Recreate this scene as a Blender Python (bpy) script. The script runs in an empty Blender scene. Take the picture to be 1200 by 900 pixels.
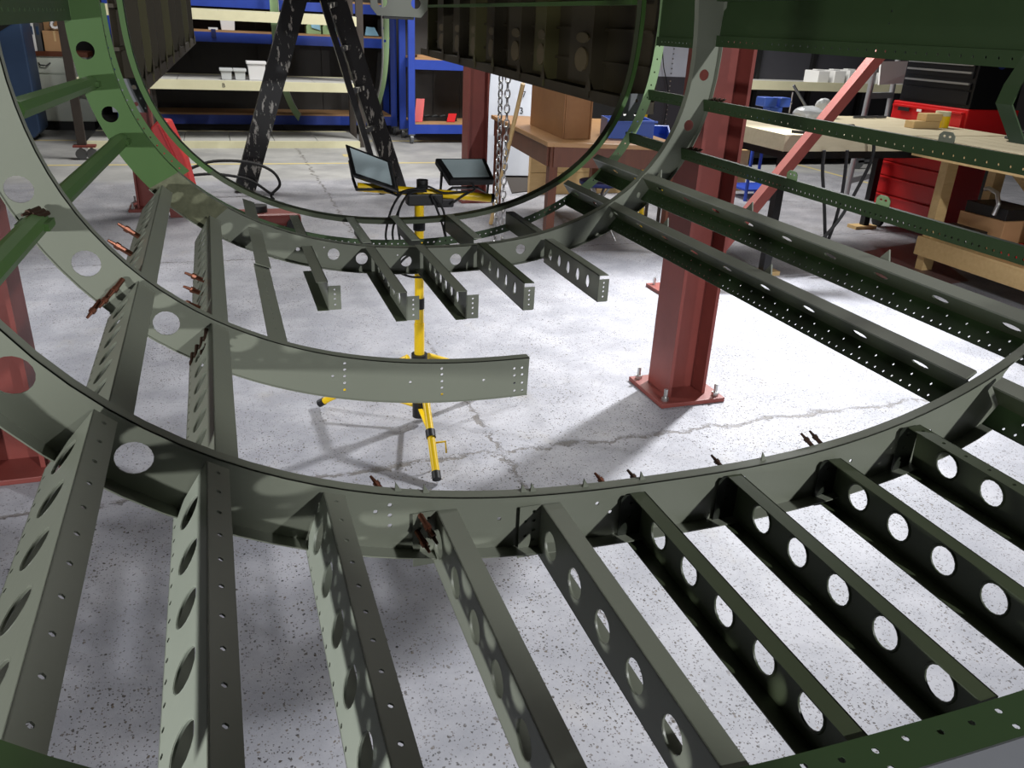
import bpy, bmesh, math, random
import numpy as np
from mathutils import Vector, Matrix
from mathutils.geometry import delaunay_2d_cdt
random.seed(7)
PI = math.pi
SC = bpy.context.scene
COL = SC.collection

# ------------------------------------------------------------------ camera
FPX, CAMH = 951.7, 1.6
def _k(x, y):
    return Vector((x - 600, y - 450, FPX)).normalized()
_fw = _k(240, 12)
_dn = _k(494, 2605); _dn = (_dn - _fw * _dn.dot(_fw)).normalized()
_rt = _dn.cross(_fw)
CM = Matrix((_rt, _fw, -_dn))            # camera (right, down, forward) to world
CAM = Vector((0, 0, CAMH))
def at(px, py, X=None, Y=None, Z=None):
    """photo measurement -> point of the hall on the plane X, Y or Z = const"""
    d = CM @ _k(px, py)
    if Y is not None: t = Y / d.y
    elif X is not None: t = X / d.x
    else: t = (Z - CAMH) / d.z
    return CAM + d * t
cd = bpy.data.cameras.new('camera'); cam = bpy.data.objects.new('camera', cd); COL.objects.link(cam)
cd.sensor_width = 36; cd.sensor_fit = 'HORIZONTAL'; cd.lens = FPX / 1200 * 36; cd.clip_start = .02; cd.clip_end = 100
_r = Matrix((CM @ Vector((1, 0, 0)), CM @ Vector((0, -1, 0)), CM @ Vector((0, 0, -1)))).transposed().to_4x4()
cam.matrix_world = Matrix.Translation(CAM) @ _r
SC.camera = cam

# ------------------------------------------------------------------ light
w = bpy.data.worlds.new('hall_air'); SC.world = w; w.use_nodes = True
w.node_tree.nodes['Background'].inputs[0].default_value = (.80, .86, 1, 1)
w.node_tree.nodes['Background'].inputs[1].default_value = .022
def lamp(name, kind, loc, aim, power, size, color=(1, 1, 1), spot=None, blend=.3):
    l = bpy.data.lights.new(name, kind); o = bpy.data.objects.new(name, l); COL.objects.link(o)
    l.energy = power; l.color = color; o.location = loc
    o.rotation_euler = (Vector(aim) - Vector(loc)).to_track_quat('-Z', 'Y').to_euler()
    if kind == 'AREA': l.shape = 'RECTANGLE'; l.size = size; l.size_y = size * .7
    else: l.shadow_soft_size = size
    if spot: l.spot_size = math.radians(spot); l.spot_blend = blend
    return o
lamp('floodlight_rear', 'SPOT', (2.6, -2.7, 3.1), (.9, 2.4, .3), 780, .06, (.97, .98, 1), 95, .5)
lamp('floodlight_right', 'SPOT', (4.5, 4.9, 3.4), (2.7, 3.5, 0.0), 1900, .14, (.97, .98, 1), 70, 1.0)
lamp('floodlight_far_left', 'SPOT', (-3.2, 5.4, 2.9), (-.1, 4.6, 0), 640, .12, (.97, .98, 1), 62, 1.0)
lamp('floodlight_left', 'SPOT', (-2.5, -.3, 1.25), (.1, 1.5, 0.7), 350, .08, (.97, .98, 1), 100, .6)
for i, (x, y) in enumerate([(0.3, 9.4), (3.8, 8.6), (5.0, 7.8)]):
    lamp('hall_lamp', 'AREA', (x, y, 4.6), (x, y + .2, 0), 170, 1.6, (1, .98, .94))
lamp('hall_lamp', 'AREA', (.5, 3.8, 4.6), (.5, 3.4, 0), 32, 1.6, (1, .98, .94))
SC.view_settings.view_transform = 'Standard'; SC.view_settings.look = 'None'
SC.view_settings.exposure = 0.0; SC.view_settings.gamma = 1.0; SC.view_settings.use_curve_mapping = False

# ------------------------------------------------------------------ materials
def lin(c):
    return tuple((v / 255 / 12.92) if v / 255 <= .04045 else ((v / 255 + .055) / 1.055) ** 2.4 for v in c) + (1,)
MATS = {}
def mat(name, rgb, rough=.5, metal=0, rgb2=None, scale=8, amount=.5, bump=0, bscale=60, spec=.5, emit=0, alpha=None, stretch=None, detail=5, pos=None):
    if name in MATS: return MATS[name]
    m = bpy.data.materials.new(name); m.use_nodes = True; nt = m.node_tree; N = nt.nodes; L = nt.links
    b = N['Principled BSDF']; b.inputs['Base Color'].default_value = lin(rgb)
    b.inputs['Roughness'].default_value = rough; b.inputs['Metallic'].default_value = metal
    b.inputs['Specular IOR Level'].default_value = spec
    tc = N.new('ShaderNodeTexCoord'); mp = N.new('ShaderNodeMapping'); L.new(tc.outputs['Object'], mp.inputs[0])
    if stretch: mp.inputs['Scale'].default_value = stretch
    if rgb2:
        n = N.new('ShaderNodeTexNoise'); n.inputs['Scale'].default_value = scale; n.inputs['Detail'].default_value = detail
        n.inputs['Roughness'].default_value = .65
        L.new(mp.outputs[0], n.inputs['Vector'])
        r = N.new('ShaderNodeValToRGB'); r.color_ramp.elements[0].position, r.color_ramp.elements[1].position = pos or (.5 - amount * .35, .5 + amount * .35)
        r.color_ramp.elements[0].color = lin(rgb); r.color_ramp.elements[1].color = lin(rgb2)
        L.new(n.outputs[0], r.inputs[0]); L.new(r.outputs[0], b.inputs['Base Color'])
    if bump:
        n2 = N.new('ShaderNodeTexNoise'); n2.inputs['Scale'].default_value = bscale; n2.inputs['Detail'].default_value = 4
        L.new(mp.outputs[0], n2.inputs['Vector'])
        bp = N.new('ShaderNodeBump'); bp.inputs['Strength'].default_value = bump; bp.inputs['Distance'].default_value = .004
        L.new(n2.outputs[0], bp.inputs['Height']); L.new(bp.outputs[0], b.inputs['Normal'])
    if emit:
        b.inputs['Emission Color'].default_value = lin(rgb); b.inputs['Emission Strength'].default_value = emit
    if alpha: b.inputs['Transmission Weight'].default_value = alpha
    MATS[name] = m
    return m
PRIMER = mat('grey_green_primer', (110, 114, 101), .42, 0, (117, 121, 107), 5, 1.6, .05, 90)
PALE = mat('pale_grey_primer', (150, 156, 142), .45, 0, (134, 141, 127), 9, 1.4)
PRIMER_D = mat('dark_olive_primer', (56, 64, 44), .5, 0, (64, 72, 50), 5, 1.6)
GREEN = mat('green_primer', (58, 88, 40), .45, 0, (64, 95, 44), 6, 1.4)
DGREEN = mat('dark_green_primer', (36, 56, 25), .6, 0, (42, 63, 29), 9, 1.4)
LGREEN = mat('pale_green_paint', (138, 168, 120), .45, 0, (150, 178, 132), 8, 1.2)
DIRTY = mat('stained_primer', (104, 106, 80), .55, 0, (72, 74, 52), 38, .7)
BROWN = mat('zinc_chromate_brown', (58, 50, 30), .6, 0, (46, 40, 24), 7, 1)
BROWN_L = mat('zinc_chromate_olive', (76, 72, 34), .6, 0, (64, 60, 32), 7, 1)
TAN = mat('tan_oval', (96, 84, 58), .6, 0, (84, 74, 50), 7, 1)
COPPER = mat('copper_pin', (130, 82, 62), .4, .8, (80, 50, 40), 60, .8)
BRASS_D = mat('dark_bronze_pin', (70, 52, 42), .45, .7)
STEEL = mat('bright_steel', (190, 190, 188), .3, .9)
STEELG = mat('grey_steel', (120, 122, 124), .4, .7)
RED = mat('red_oxide_paint', (136, 66, 58), .5, 0, (114, 54, 48), 5, 1, .12, 40)
RED_B = mat('bright_red_plastic', (205, 36, 40), .4)
RED_C = mat('red_cabinet_paint', (196, 26, 28), .3)
YELLOW = mat('yellow_paint', (236, 196, 14), .35)
YELLOW_F = mat('worn_yellow_line', (214, 190, 96), .7, 0, (186, 182, 160), 14, 1)
BLACK = mat('black_plastic', (16, 16, 17), .5)
BLACK_P = mat('black_gloss_paint', (14, 14, 16), .3)
RUBBER = mat('black_rubber', (22, 22, 23), .75)
SCUFF = mat('scuffed_black_paint', (20, 20, 21), .45, .1, (170, 168, 160), 22, .28, stretch=(1, 1, .35), detail=8, pos=(.57, .61))
BLUE = mat('blue_rack_paint', (42, 74, 178), .45, 0, (36, 64, 158), 6, 1)
BLUE_D = mat('dark_blue_paint', (50, 72, 104), .5, 0, (44, 64, 94), 6, 1)
BLUE_P = mat('blue_plastic', (60, 96, 190), .4)
BLUE_T = mat('dark_blue_vinyl', (34, 44, 100), .5)
CREAM = mat('cream_paint', (222, 218, 184), .5, 0, (208, 204, 170), 6, 1)
CREAM_C = mat('pale_cabinet_laminate', (206, 212, 200), .45)
BOARD = mat('grey_white_board', (196, 196, 192), .6, 0, (176, 176, 172), 6, 1)
WOOD_D = mat('brown_varnished_wood', (112, 62, 38), .4, 0, (82, 44, 28), 9, 1.2, stretch=(3, 3, .5))
WOOD_T = mat('honey_wood', (182, 142, 98), .4, 0, (160, 118, 76), 8, 1.2, stretch=(1, 4, 4))
WOOD_P = mat('raw_pine', (214, 186, 134), .6, 0, (190, 156, 104), 7, 1.2, stretch=(1, 5, 5))
WOOD_W = mat('pale_bench_timber', (206, 196, 168), .65, 0, (184, 172, 142), 8, 1.2, stretch=(1, 4, 4))
PLY = mat('brown_plywood', (154, 110, 68), .5, 0, (128, 88, 52), 9, 1.2)
CARD = mat('cardboard', (186, 146, 104), .75, 0, (170, 130, 90), 6, 1)
WHITE_P = mat('white_plastic', (222, 222, 224), .4)
WHITE_T = mat('clear_grey_plastic', (196, 200, 202), .25)
PAPER = mat('white_paper', (232, 232, 230), .8)
PANEL_W = mat('pale_blue_grey_panel', (196, 202, 212), .55, 0, (180, 186, 198), 4, 1)
PANEL_D = mat('dark_grey_panel', (62, 62, 68), .5, 0, (54, 54, 60), 4, 1)
BRKT = mat('black_green_bracket', (30, 35, 25), .5)
GREYB = mat('dark_grey_back_panel', (62, 60, 58), .7, 0, (48, 47, 46), 3, 1, .2, 30)
WALL = mat('dark_wall_paint', (66, 64, 64), .8, 0, (54, 53, 53), 2, 1)
GLASS_L = mat('frosted_lamp_glass', (168, 182, 184), .25, 0, (150, 164, 168), 6, 1)
DSTEEL = mat('dark_brown_steel', (74, 66, 60), .55, .2, (60, 54, 50), 8, 1)
ALU = mat('aluminium', (176, 178, 180), .38, .6)
PINK = mat('red_sheet', (206, 60, 58), .45)

# ------------------------------------------------------------------ mesh helpers
class MB:
    def __init__(s): s.v = []; s.f = []
    def add(s, vs, fs):
        o = len(s.v); s.v += [tuple(v) for v in vs]; s.f += [tuple(i + o for i in f) for f in fs]; return s
    def box(s, c, d, rot=None):
        hx, hy, hz = d[0] / 2, d[1] / 2, d[2] / 2
        vs = [Vector((a * hx, b * hy, e * hz)) for a in (-1, 1) for b in (-1, 1) for e in (-1, 1)]
        if rot is not None: vs = [rot @ v for v in vs]
        c = Vector(c)
        return s.add([v + c for v in vs], [(0, 1, 3, 2), (4, 6, 7, 5), (0, 4, 5, 1), (2, 3, 7, 6), (0, 2, 6, 4), (1, 5, 7, 3)])
    def lohi(s, a, b):
        return s.box([(a[i] + b[i]) / 2 for i in range(3)], [abs(b[i] - a[i]) for i in range(3)])
    def bar(s, p0, p1, wx, wy, up=(0, 0, 1)):
        """square bar from p0 to p1"""
        p0, p1 = Vector(p0), Vector(p1); d = (p1 - p0); L = d.length; d.normalize()
        u = Vector(up); x = u.cross(d)
        if x.length < 1e-4: x = Vector((1, 0, 0)).cross(d)
        x.normalize(); y = d.cross(x)
        vs = [p + x * (a * wx / 2) + y * (b * wy / 2) for p in (p0, p1) for a, b in ((-1, -1), (1, -1), (1, 1), (-1, 1))]
        return s.add(vs, [(3, 2, 1, 0), (4, 5, 6, 7)] + [(i, (i + 1) % 4, 4 + (i + 1) % 4, 4 + i) for i in range(4)])
    def tube(s, pts, r, n=8, caps=True, radii=None):
        pts = [Vector(p) for p in pts]; m = len(pts); prev = None; base = len(s.v)
        for i, p in enumerate(pts):
            d = (pts[min(i + 1, m - 1)] - pts[max(i - 1, 0)]).normalized()
            if prev is None:
                x = d.cross(Vector((0, 0, 1)))
                if x.length < .05: x = d.cross(Vector((1, 0, 0)))
                x.normalize()
            else:
                x = (prev - d * prev.dot(d)).normalized()
            prev = x; y = d.cross(x); rr = radii[i] if radii else r
            for k in range(n):
                a = 2 * PI * k / n; s.v.append(tuple(p + x * (math.cos(a) * rr) + y * (math.sin(a) * rr)))
        for i in range(m - 1):
            for k in range(n):
                a, b = base + i * n + k, base + i * n + (k + 1) % n
                s.f.append((a, b, b + n, a + n))
        if caps:
            s.f.append(tuple(base + k for k in range(n))[::-1]); s.f.append(tuple(base + (m - 1) * n + k for k in range(n)))
        return s
    def cyl(s, p0, p1, r0, r1=None, n=14):
        return s.tube([p0, p1], r0, n, True, [r0, r0 if r1 is None else r1])
    def ring(s, c, R, r, axis, n=10, m=6, sx=1, sy=1, u=None):
        ax = Vector(axis).normalized(); u = Vector(u) if u else ax.orthogonal(); u = (u - ax * u.dot(ax)).normalized(); v = ax.cross(u); c = Vector(c); b = len(s.v)
        for i in range(n):
            a = 2 * PI * i / n; d = u * math.cos(a) * sx + v * math.sin(a) * sy; e = (u * math.cos(a) + v * math.sin(a))
            for j in range(m):
                t = 2 * PI * j / m; s.v.append(tuple(c + d * R + e * (r * math.cos(t)) + ax * (r * math.sin(t))))
        for i in range(n):
            for j in range(m):
                s.f.append((b + i * m + j, b + ((i + 1) % n) * m + j, b + ((i + 1) % n) * m + (j + 1) % m, b + i * m + (j + 1) % m))
        return s
    def prism(s, poly, fn, d0, d1):
        """closed outline (2D) mapped by fn(u, v, d) between depth d0 and d1"""
        n = len(poly)
        vs = [fn(u, v, d0) for u, v in poly] + [fn(u, v, d1) for u, v in poly]
        return s.add(vs, [tuple(range(n))[::-1], tuple(range(n, 2 * n))] + [(i, (i + 1) % n, n + (i + 1) % n, n + i) for i in range(n)])
    def strip(s, A, B, off):
        """thin sheet between polylines A and B with thickness vector off(i)"""
        n = len(A); vs = []
        for i in range(n):
            o = Vector(off(i)); a = Vector(A[i]); b = Vector(B[i]); vs += [a, b, b + o, a + o]
        fs = [(3, 2, 1, 0), (4 * n - 4, 4 * n - 3, 4 * n - 2, 4 * n - 1)]
        for i in range(n - 1):
            for k in range(4):
                a = 4 * i + k; b = 4 * i + (k + 1) % 4; fs.append((a, b, b + 4, a + 4))
        return s.add(vs, fs)
    def mesh(s, name, m):
        me = bpy.data.meshes.new(name); me.from_pydata(s.v, [], s.f); me.materials.append(m)
        bm = bmesh.new(); bm.from_mesh(me); bmesh.ops.recalc_face_normals(bm, faces=bm.faces); bm.to_mesh(me); bm.free()
        return me
    def build(s, name, m, parent=None, smooth=None, bevel=0):
        me = s.mesh(name, m)
        if smooth: shade(me, smooth)
        o = link(name, me, parent)
        if bevel:
            b = o.modifiers.new('edge', 'BEVEL'); b.width = bevel; b.segments = 2; b.limit_method = 'ANGLE'
        return o
def shade(me, ang=40):
    me.polygons.foreach_set('use_smooth', [True] * len(me.polygons))
    me.set_sharp_from_angle(angle=math.radians(ang))
def link(name, me, parent=None):
    o = bpy.data.objects.new(name, me); COL.objects.link(o)
    if parent is not None:
        o.parent = parent
        if parent.type == 'EMPTY' and (parent.location.length > 0 or parent.rotation_euler.z):
            o.matrix_parent_inverse = Matrix.LocRotScale(parent.location, parent.rotation_euler, None).inverted()
    return o
def tag(o, label=None, cat=None, group=None, kind=None):
    if label: o['label'] = label
    if cat: o['category'] = cat
    if group: o['group'] = group
    if kind: o['kind'] = kind
    return o
def thing(name, label, cat, loc=(0, 0, 0), group=None):
    o = bpy.data.objects.new(name, None); COL.objects.link(o); o.location = loc; o.empty_display_size = .1
    return tag(o, label, cat, group)
def circle(u, v, r, n=14, ru=None, rot=0):
    ru = ru or r
    return [(u + ru * math.cos(2 * PI * i / n + rot), v + r * math.sin(2 * PI * i / n + rot)) for i in range(n)]
def inside(P, poly):
    poly = np.array(poly); x, y = P[:, 0][:, None], P[:, 1][:, None]
    x0, y0 = poly[:, 0][None], poly[:, 1][None]; x1, y1 = np.roll(x0, -1, 1), np.roll(y0, -1, 1)
    with np.errstate(divide='ignore', invalid='ignore'):
        c = ((y0 > y) != (y1 > y)) & (x < (x1 - x0) * (y - y0) / (y1 - y0) + x0)
    return c.sum(1) % 2 == 1
def plate_mb(outline, holes, fn, d0, d1, mb=None):
    """sheet with real holes: outline and holes are 2D polygons, fn(u, v, d) places them"""
    loops = [outline] + holes; V = []; E = []
    for lp in loops:
        o = len(V); V += [Vector(p) for p in lp]; E += [(o + i, o + (i + 1) % len(lp)) for i in range(len(lp))]
    res = delaunay_2d_cdt(V, E, [], 0, 1e-7)
    vo, fo = res[0], res[2]
    Pv = np.array([(p[0], p[1]) for p in vo]); F = np.array([tuple(f) for f in fo])
    cen = Pv[F].mean(1); keep = inside(cen, outline)
    for h in holes: keep &= ~inside(cen, h)
    F = F[keep]; n = len(Pv); mb = mb or MB()
    vs = [fn(a, b, d0) for a, b in Pv] + [fn(a, b, d1) for a, b in Pv]
    fs = [tuple(f) for f in F] + [tuple(int(i) + n for i in f[::-1]) for f in F]
    cnt = {}
    for f in F:
        for i in range(3):
            a, b = int(f[i]), int(f[(i + 1) % 3]); cnt[(a, b)] = 1
    for (a, b) in cnt:
        if (b, a) not in cnt: fs.append((b, a, a + n, b + n))
    return mb.add(vs, [tuple(int(i) for i in f) for f in fs])
def text_obj(name, body, size, loc, rot, m, parent=None, depth=.0008):
    c = bpy.data.curves.new(name, 'FONT'); c.body = body; c.size = size; c.extrude = depth; c.align_x = 'CENTER'; c.align_y = 'CENTER'
    t = bpy.data.objects.new(name, c); me = bpy.data.meshes.new_from_object(t); bpy.data.objects.remove(t)
    me.materials.clear(); me.materials.append(m)
    me.transform(Matrix.Translation(loc) @ rot.to_4x4())
    return link(name, me, parent)
def rotm(right, up):
    """3x3 matrix whose local X is right, local Y is up"""
    x = Vector(right).normalized(); z = x.cross(Vector(up)).normalized(); y = z.cross(x)
    return Matrix((x, y, z)).transposed()

# ------------------------------------------------------------------ setting
def floor_material():
    m = bpy.data.materials.new('pitted_painted_concrete'); m.use_nodes = True; nt = m.node_tree; N = nt.nodes; L = nt.links
    b = N['Principled BSDF']; tc = N.new('ShaderNodeTexCoord')
    def math_(op, a, c=None, d=None):
        n = N.new('ShaderNodeMath'); n.operation = op
        for i, v in enumerate((a, c, d)):
            if v is None: continue
            if isinstance(v, (int, float)): n.inputs[i].default_value = v
            else: L.new(v, n.inputs[i])
        return n.outputs[0]
    def noise(scale, detail=4, rough=.6):
        n = N.new('ShaderNodeTexNoise'); n.inputs['Scale'].default_value = scale; n.inputs['Detail'].default_value = detail; n.inputs['Roughness'].default_value = rough
        L.new(tc.outputs['Object'], n.inputs['Vector']); return n
    def smooth(v, a, c):
        n = N.new('ShaderNodeMapRange'); n.interpolation_type = 'SMOOTHSTEP'; L.new(v, n.inputs[0]); n.inputs[1].default_value = a; n.inputs[2].default_value = c; return n.outputs[0]
    def mix(f, a, c):
        n = N.new('ShaderNodeMix'); n.data_type = 'RGBA'
        L.new(f, n.inputs[0])
        for i, v in ((6, a), (7, c)):
            if isinstance(v, tuple): n.inputs[i].default_value = v
            else: L.new(v, n.inputs[i])
        return n.outputs[2]
    wob = noise(60, 3); vec = N.new('ShaderNodeVectorMath'); vec.operation = 'MULTIPLY_ADD'
    L.new(wob.outputs[1], vec.inputs[0]); vec.inputs[1].default_value = (.012, .012, 0); L.new(tc.outputs['Object'], vec.inputs[2])
    def pits(scale, lo, gain, stretch=None):
        v = N.new('ShaderNodeTexVoronoi'); v.inputs['Scale'].default_value = scale; v.inputs['Randomness'].default_value = 1
        L.new(vec.outputs[0], v.inputs['Vector'])
        sp = N.new('ShaderNodeSeparateColor'); L.new(v.outputs['Color'], sp.inputs[0])
        rad = math_('MULTIPLY', math_('SUBTRACT', sp.outputs[0], lo), gain)
        return smooth(math_('SUBTRACT', rad, v.outputs['Distance']), 0.0, .09), sp.outputs[1]
    p1, tone = pits(86, .44, .74); p2, tone2 = pits(165, .28, .64); p3, tone3 = pits(30, .88, 1.9)
    patch = smooth(noise(1.6, 3).outputs[0], .38, .62)
    sep = N.new('ShaderNodeSeparateXYZ'); L.new(tc.outputs['Object'], sep.inputs[0])
    near = smooth(sep.outputs[1], 9.2, 8.9)
    near = math_('SUBTRACT', 1.0, smooth(sep.outputs[1], 8.85, 9.15))
    paint = mix(smooth(noise(3.5, 6).outputs[0], .35, .7), lin((146, 147, 154)), lin((170, 170, 176)))
    dirt = mix(math_('MULTIPLY', smooth(noise(2.2, 7, .7).outputs[0], .56, .74), .35), paint, lin((168, 160, 144)))
    far = mix(smooth(noise(2.2, 6).outputs[0], .3, .7), lin((150, 150, 150)), lin((176, 176, 174)))
    base = mix(near, far, dirt)
    stone = mix(tone, lin((32, 30, 31)), lin((112, 102, 90)))
    pit = math_('MINIMUM', math_('ADD', math_('MULTIPLY', math_('MAXIMUM', p1, p3), math_('ADD', .5, math_('MULTIPLY', patch, .5))), math_('MULTIPLY', p2, math_('ADD', .5, math_('MULTIPLY', patch, .5)))), 1)
    pit = math_('MULTIPLY', pit, near)
    c = mix(math_('MULTIPLY', pit, 1.0), base, stone)
    # broken slab joints
    wj = noise(7, 5, .7); off = math_('MULTIPLY', math_('SUBTRACT', wj.outputs[0], .5), .22)
    def joint(axis, pos, width):
        d = math_('ABSOLUTE', math_('ADD', math_('SUBTRACT', sep.outputs[axis], pos), off))
        return math_('SUBTRACT', 1, smooth(d, width * .3, width))
    wid = noise(2.5, 2)
    j = math_('MAXIMUM', joint(1, 2.76, .022), math_('MAXIMUM', joint(0, .98, .016), math_('MAXIMUM', joint(1, 5.9, .012), joint(0, 4.4, .012))))
    j = math_('MULTIPLY', j, smooth(noise(14, 4, .7).outputs[0], .38, .55))
    c = mix(math_('MULTIPLY', j, .75), c, lin((92, 86, 78)))
    L.new(c, b.inputs['Base Color']); b.inputs['Roughness'].default_value = .55; b.inputs['Specular IOR Level'].default_value = .35
    h = math_('SUBTRACT', math_('MULTIPLY', noise(90, 4).outputs[0], .25), math_('ADD', math_('MULTIPLY', pit, .6), math_('MULTIPLY', j, 1.2)))
    bp = N.new('ShaderNodeBump'); bp.inputs['Strength'].default_value = .7; bp.inputs['Distance'].default_value = .004
    L.new(h, bp.inputs['Height']); L.new(bp.outputs[0], b.inputs['Normal'])
    return m
X0, X1, Y0, Y1 = -6.0, 14.0, -4.0, 15.0
def struct(name, mb, m): return tag(mb.build(name, m), kind='structure')
fl = MB().add([(X0, Y0, 0), (X1, Y0, 0), (X1, Y1, 0), (X0, Y1, 0), (X0, Y0, -.1), (X1, Y0, -.1), (X1, Y1, -.1), (X0, Y1, -.1)],
              [(0, 1, 2, 3), (7, 6, 5, 4), (0, 4, 5, 1), (1, 5, 6, 2), (2, 6, 7, 3), (3, 7, 4, 0)])
tag(struct('floor', fl, floor_material()), 'pitted white painted concrete floor with cracked joints')
tag(struct('wall_back', MB().lohi((X0, Y1, 0), (X1, Y1 + .15, 5.2)), WALL), 'dark grey rear wall of the workshop')
struct('wall_left', MB().lohi((X0 - .15, Y0, 0), (X0, Y1, 5.2)), WALL)
struct('wall_right', MB().lohi((X1, Y0, 0), (X1 + .15, Y1, 5.2)), WALL)
struct('wall_front', MB().lohi((X0, Y0 - .15, 0), (X1, Y0, 5.2)), WALL)
struct('ceiling', MB().lohi((X0, Y0, 5.2), (X1, Y1, 5.3)), WALL)
for i, (a, b_, y, wd) in enumerate([(-6, 9.5, 10.05, .07), (-6, 12, 12.0, .08)]):
    struct('trim_%d' % (i + 1), MB().lohi((a, y - wd / 2, 0), (b_, y + wd / 2, .002)), YELLOW_F)
struct('trim_3', MB().lohi((7.6, 6.9, 0), (7.66, 10.0, .002)), YELLOW_F)
struct('trim_4', MB().lohi((1.48, 10.55, 0), (1.66, 10.75, .002)), YELLOW_F)

# ------------------------------------------------------------------ fuselage
D0, D1, D2, D3, D4 = .455, .965, 1.55, 2.50, 2.89
FC = (.62, 1.58)
def se(ph, a, b, n): return ((abs(math.sin(ph)) / a) ** n + (abs(math.cos(ph)) / b) ** n) ** (-1 / n)
SI, SO = (.872, .635, 2.37), (.96, .73, 2.35)
def curve(shape, coef, lo, hi, add=0):
    def f(ph):
        q = min(max(ph, lo), hi); k = 0
        for c in coef: k = k * q + c
        r = se(ph, *shape) * k + add
        return FC[0] + r * math.sin(ph), FC[1] - r * math.cos(ph)
    return f
IN = {1: curve(SI, (0, .052, .003, .9876), -1.231, .974), 2: curve(SI, (.0145, .0356, -.0099, 1.0201), -1.492, 0),
      3: curve(SI, (-.0007, -.0067, -.003, .0172, 1.0132), -1.607, 1.672), 4: curve(SI, (.0102, .0007, -.0366, .0039, 1.0066), -1.614, 1.714)}
OUT = {1: curve(SO, (.0132, .0551, .0006, .9786), -1.143, .751), 2: curve(SO, (0, -.0313, 1.0076), -1.297, 0),
       3: curve(SO, (-.0015, -.0033, .0073, .0082, .9909), -1.544, 1.529), 4: curve(SI, (.0102, .0007, -.0366, .0039, 1.0066), -1.614, 1.714, .075)}
def lin_(a, b, n): return [a + (b - a) * i / (n - 1) for i in range(n)]
def phi(p): return math.atan2(p[0] - FC[0], FC[1] - p[-1])
fus = thing('aircraft_fuselage', 'grey-green riveted aircraft fuselage skeleton of hoop frames, floor beams and stringers above the floor', 'aircraft', (FC[0], 0, 0))
TH = .0022
def xz(Y): return lambda u, v, d: (u, Y + d, v)
def web(name, k, D, a, b, holes, m, parent, n=40, fi=None, fo=None):
    fi = fi or IN[k]; fo = fo or OUT[k]
    ph = lin_(a, b, n); outline = [fi(p) for p in ph] + [fo(p) for p in reversed(ph)]
    o = plate_mb(outline, holes, xz(D), 0, TH).build(name, m, parent)
    return o
def flange(name, f, D, a, b, w_, m, parent, n=44, off=0, lip=0, holes=None):
    """curved strip following the frame edge, w_ wide along the fuselage"""
    ph = lin_(a, b, n); A = []; B = []; nr = []
    for p in ph:
        x, z = f(p); r = Vector((x - FC[0], 0, z - FC[1])).normalized(); x += r.x * off; z += r.z * off
        A.append((x, D, z)); B.append((x, D + w_, z)); nr.append(r * .002)
    mb = MB().strip(A, B, lambda i: nr[i])
    return mb.build(name, m, parent, smooth=40)
def pxhole(px, py, Y, dpx, n=18, sq=1):
    c = at(px, py, Y=Y); e = at(px + dpx / 2, py, Y=Y); r = (e - c).length
    return circle(c.x, c.z, r * sq, n, r)
def dots(pxs, Y, r=.0035): return [circle(at(x, y, Y=Y).x, at(x, y, Y=Y).z, r, 6) for x, y in pxs]
# cleco pins: one shared mesh, each pin an object
_c = MB(); _c.tube([(0, 0, 0), (0, 0, .022), (0, 0, .0221), (0, 0, .030), (0, 0, .0301), (0, 0, .044)], 1, 8, True, [.0048, .0048, .0062, .0062, .0036, .0024])
CLECO_ME = _c.mesh('cleco_pin', COPPER); shade(CLECO_ME, 40)
_c = MB(); _c.tube([(0, 0, 0), (0, 0, .022), (0, 0, .0221), (0, 0, .030), (0, 0, .0301), (0, 0, .044)], 1, 8, True, [.0048, .0048, .0062, .0062, .0036, .0024])
CLECO_D = _c.mesh('cleco_pin', BRASS_D); shade(CLECO_D, 40)
def cleco(p, d, parent, dark=False, s=1.0):
    o = bpy.data.objects.new('cleco_pin', CLECO_D if dark else CLECO_ME); COL.objects.link(o); o.parent = parent
    o.matrix_parent_inverse = Matrix.Translation(-Vector((FC[0], 0, 0))) if False else Matrix()
    o.location = p; o.rotation_euler = Vector(d).to_track_quat('Z', 'Y').to_euler(); o.scale = (s, s, s)
    return o
def rel(o):
    """parts of the fuselage sit at its origin so their children can use hall coordinates"""
    return o

# --- F1, the nearest whole frame
pl, pr = -1.75, 1.30
h1 = [pxhole(157, 537, D1, 47), pxhole(14, 440, D1, 56), pxhole(1198, 447, D1, 50)] + dots([(457, 592), (457, 604), (457, 616), (715, 600), (872, 560), (880, 600), (585, 608), (700, 590), (997, 540), (1090, 505), (440, 600)], D1)
f1 = web('frame', 1, D1, pl, pr, h1, PRIMER, fus, 60); tag(f1, 'nearest complete grey-green frame hoop with floor beams fixed to it')
flange('inner_flange', IN[1], D1, pl, pr, .020, PRIMER, f1, 60)
flange('outer_flange', OUT[1], D1 - .024, pl, pr, .024, PRIMER, f1, 60)
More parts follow.
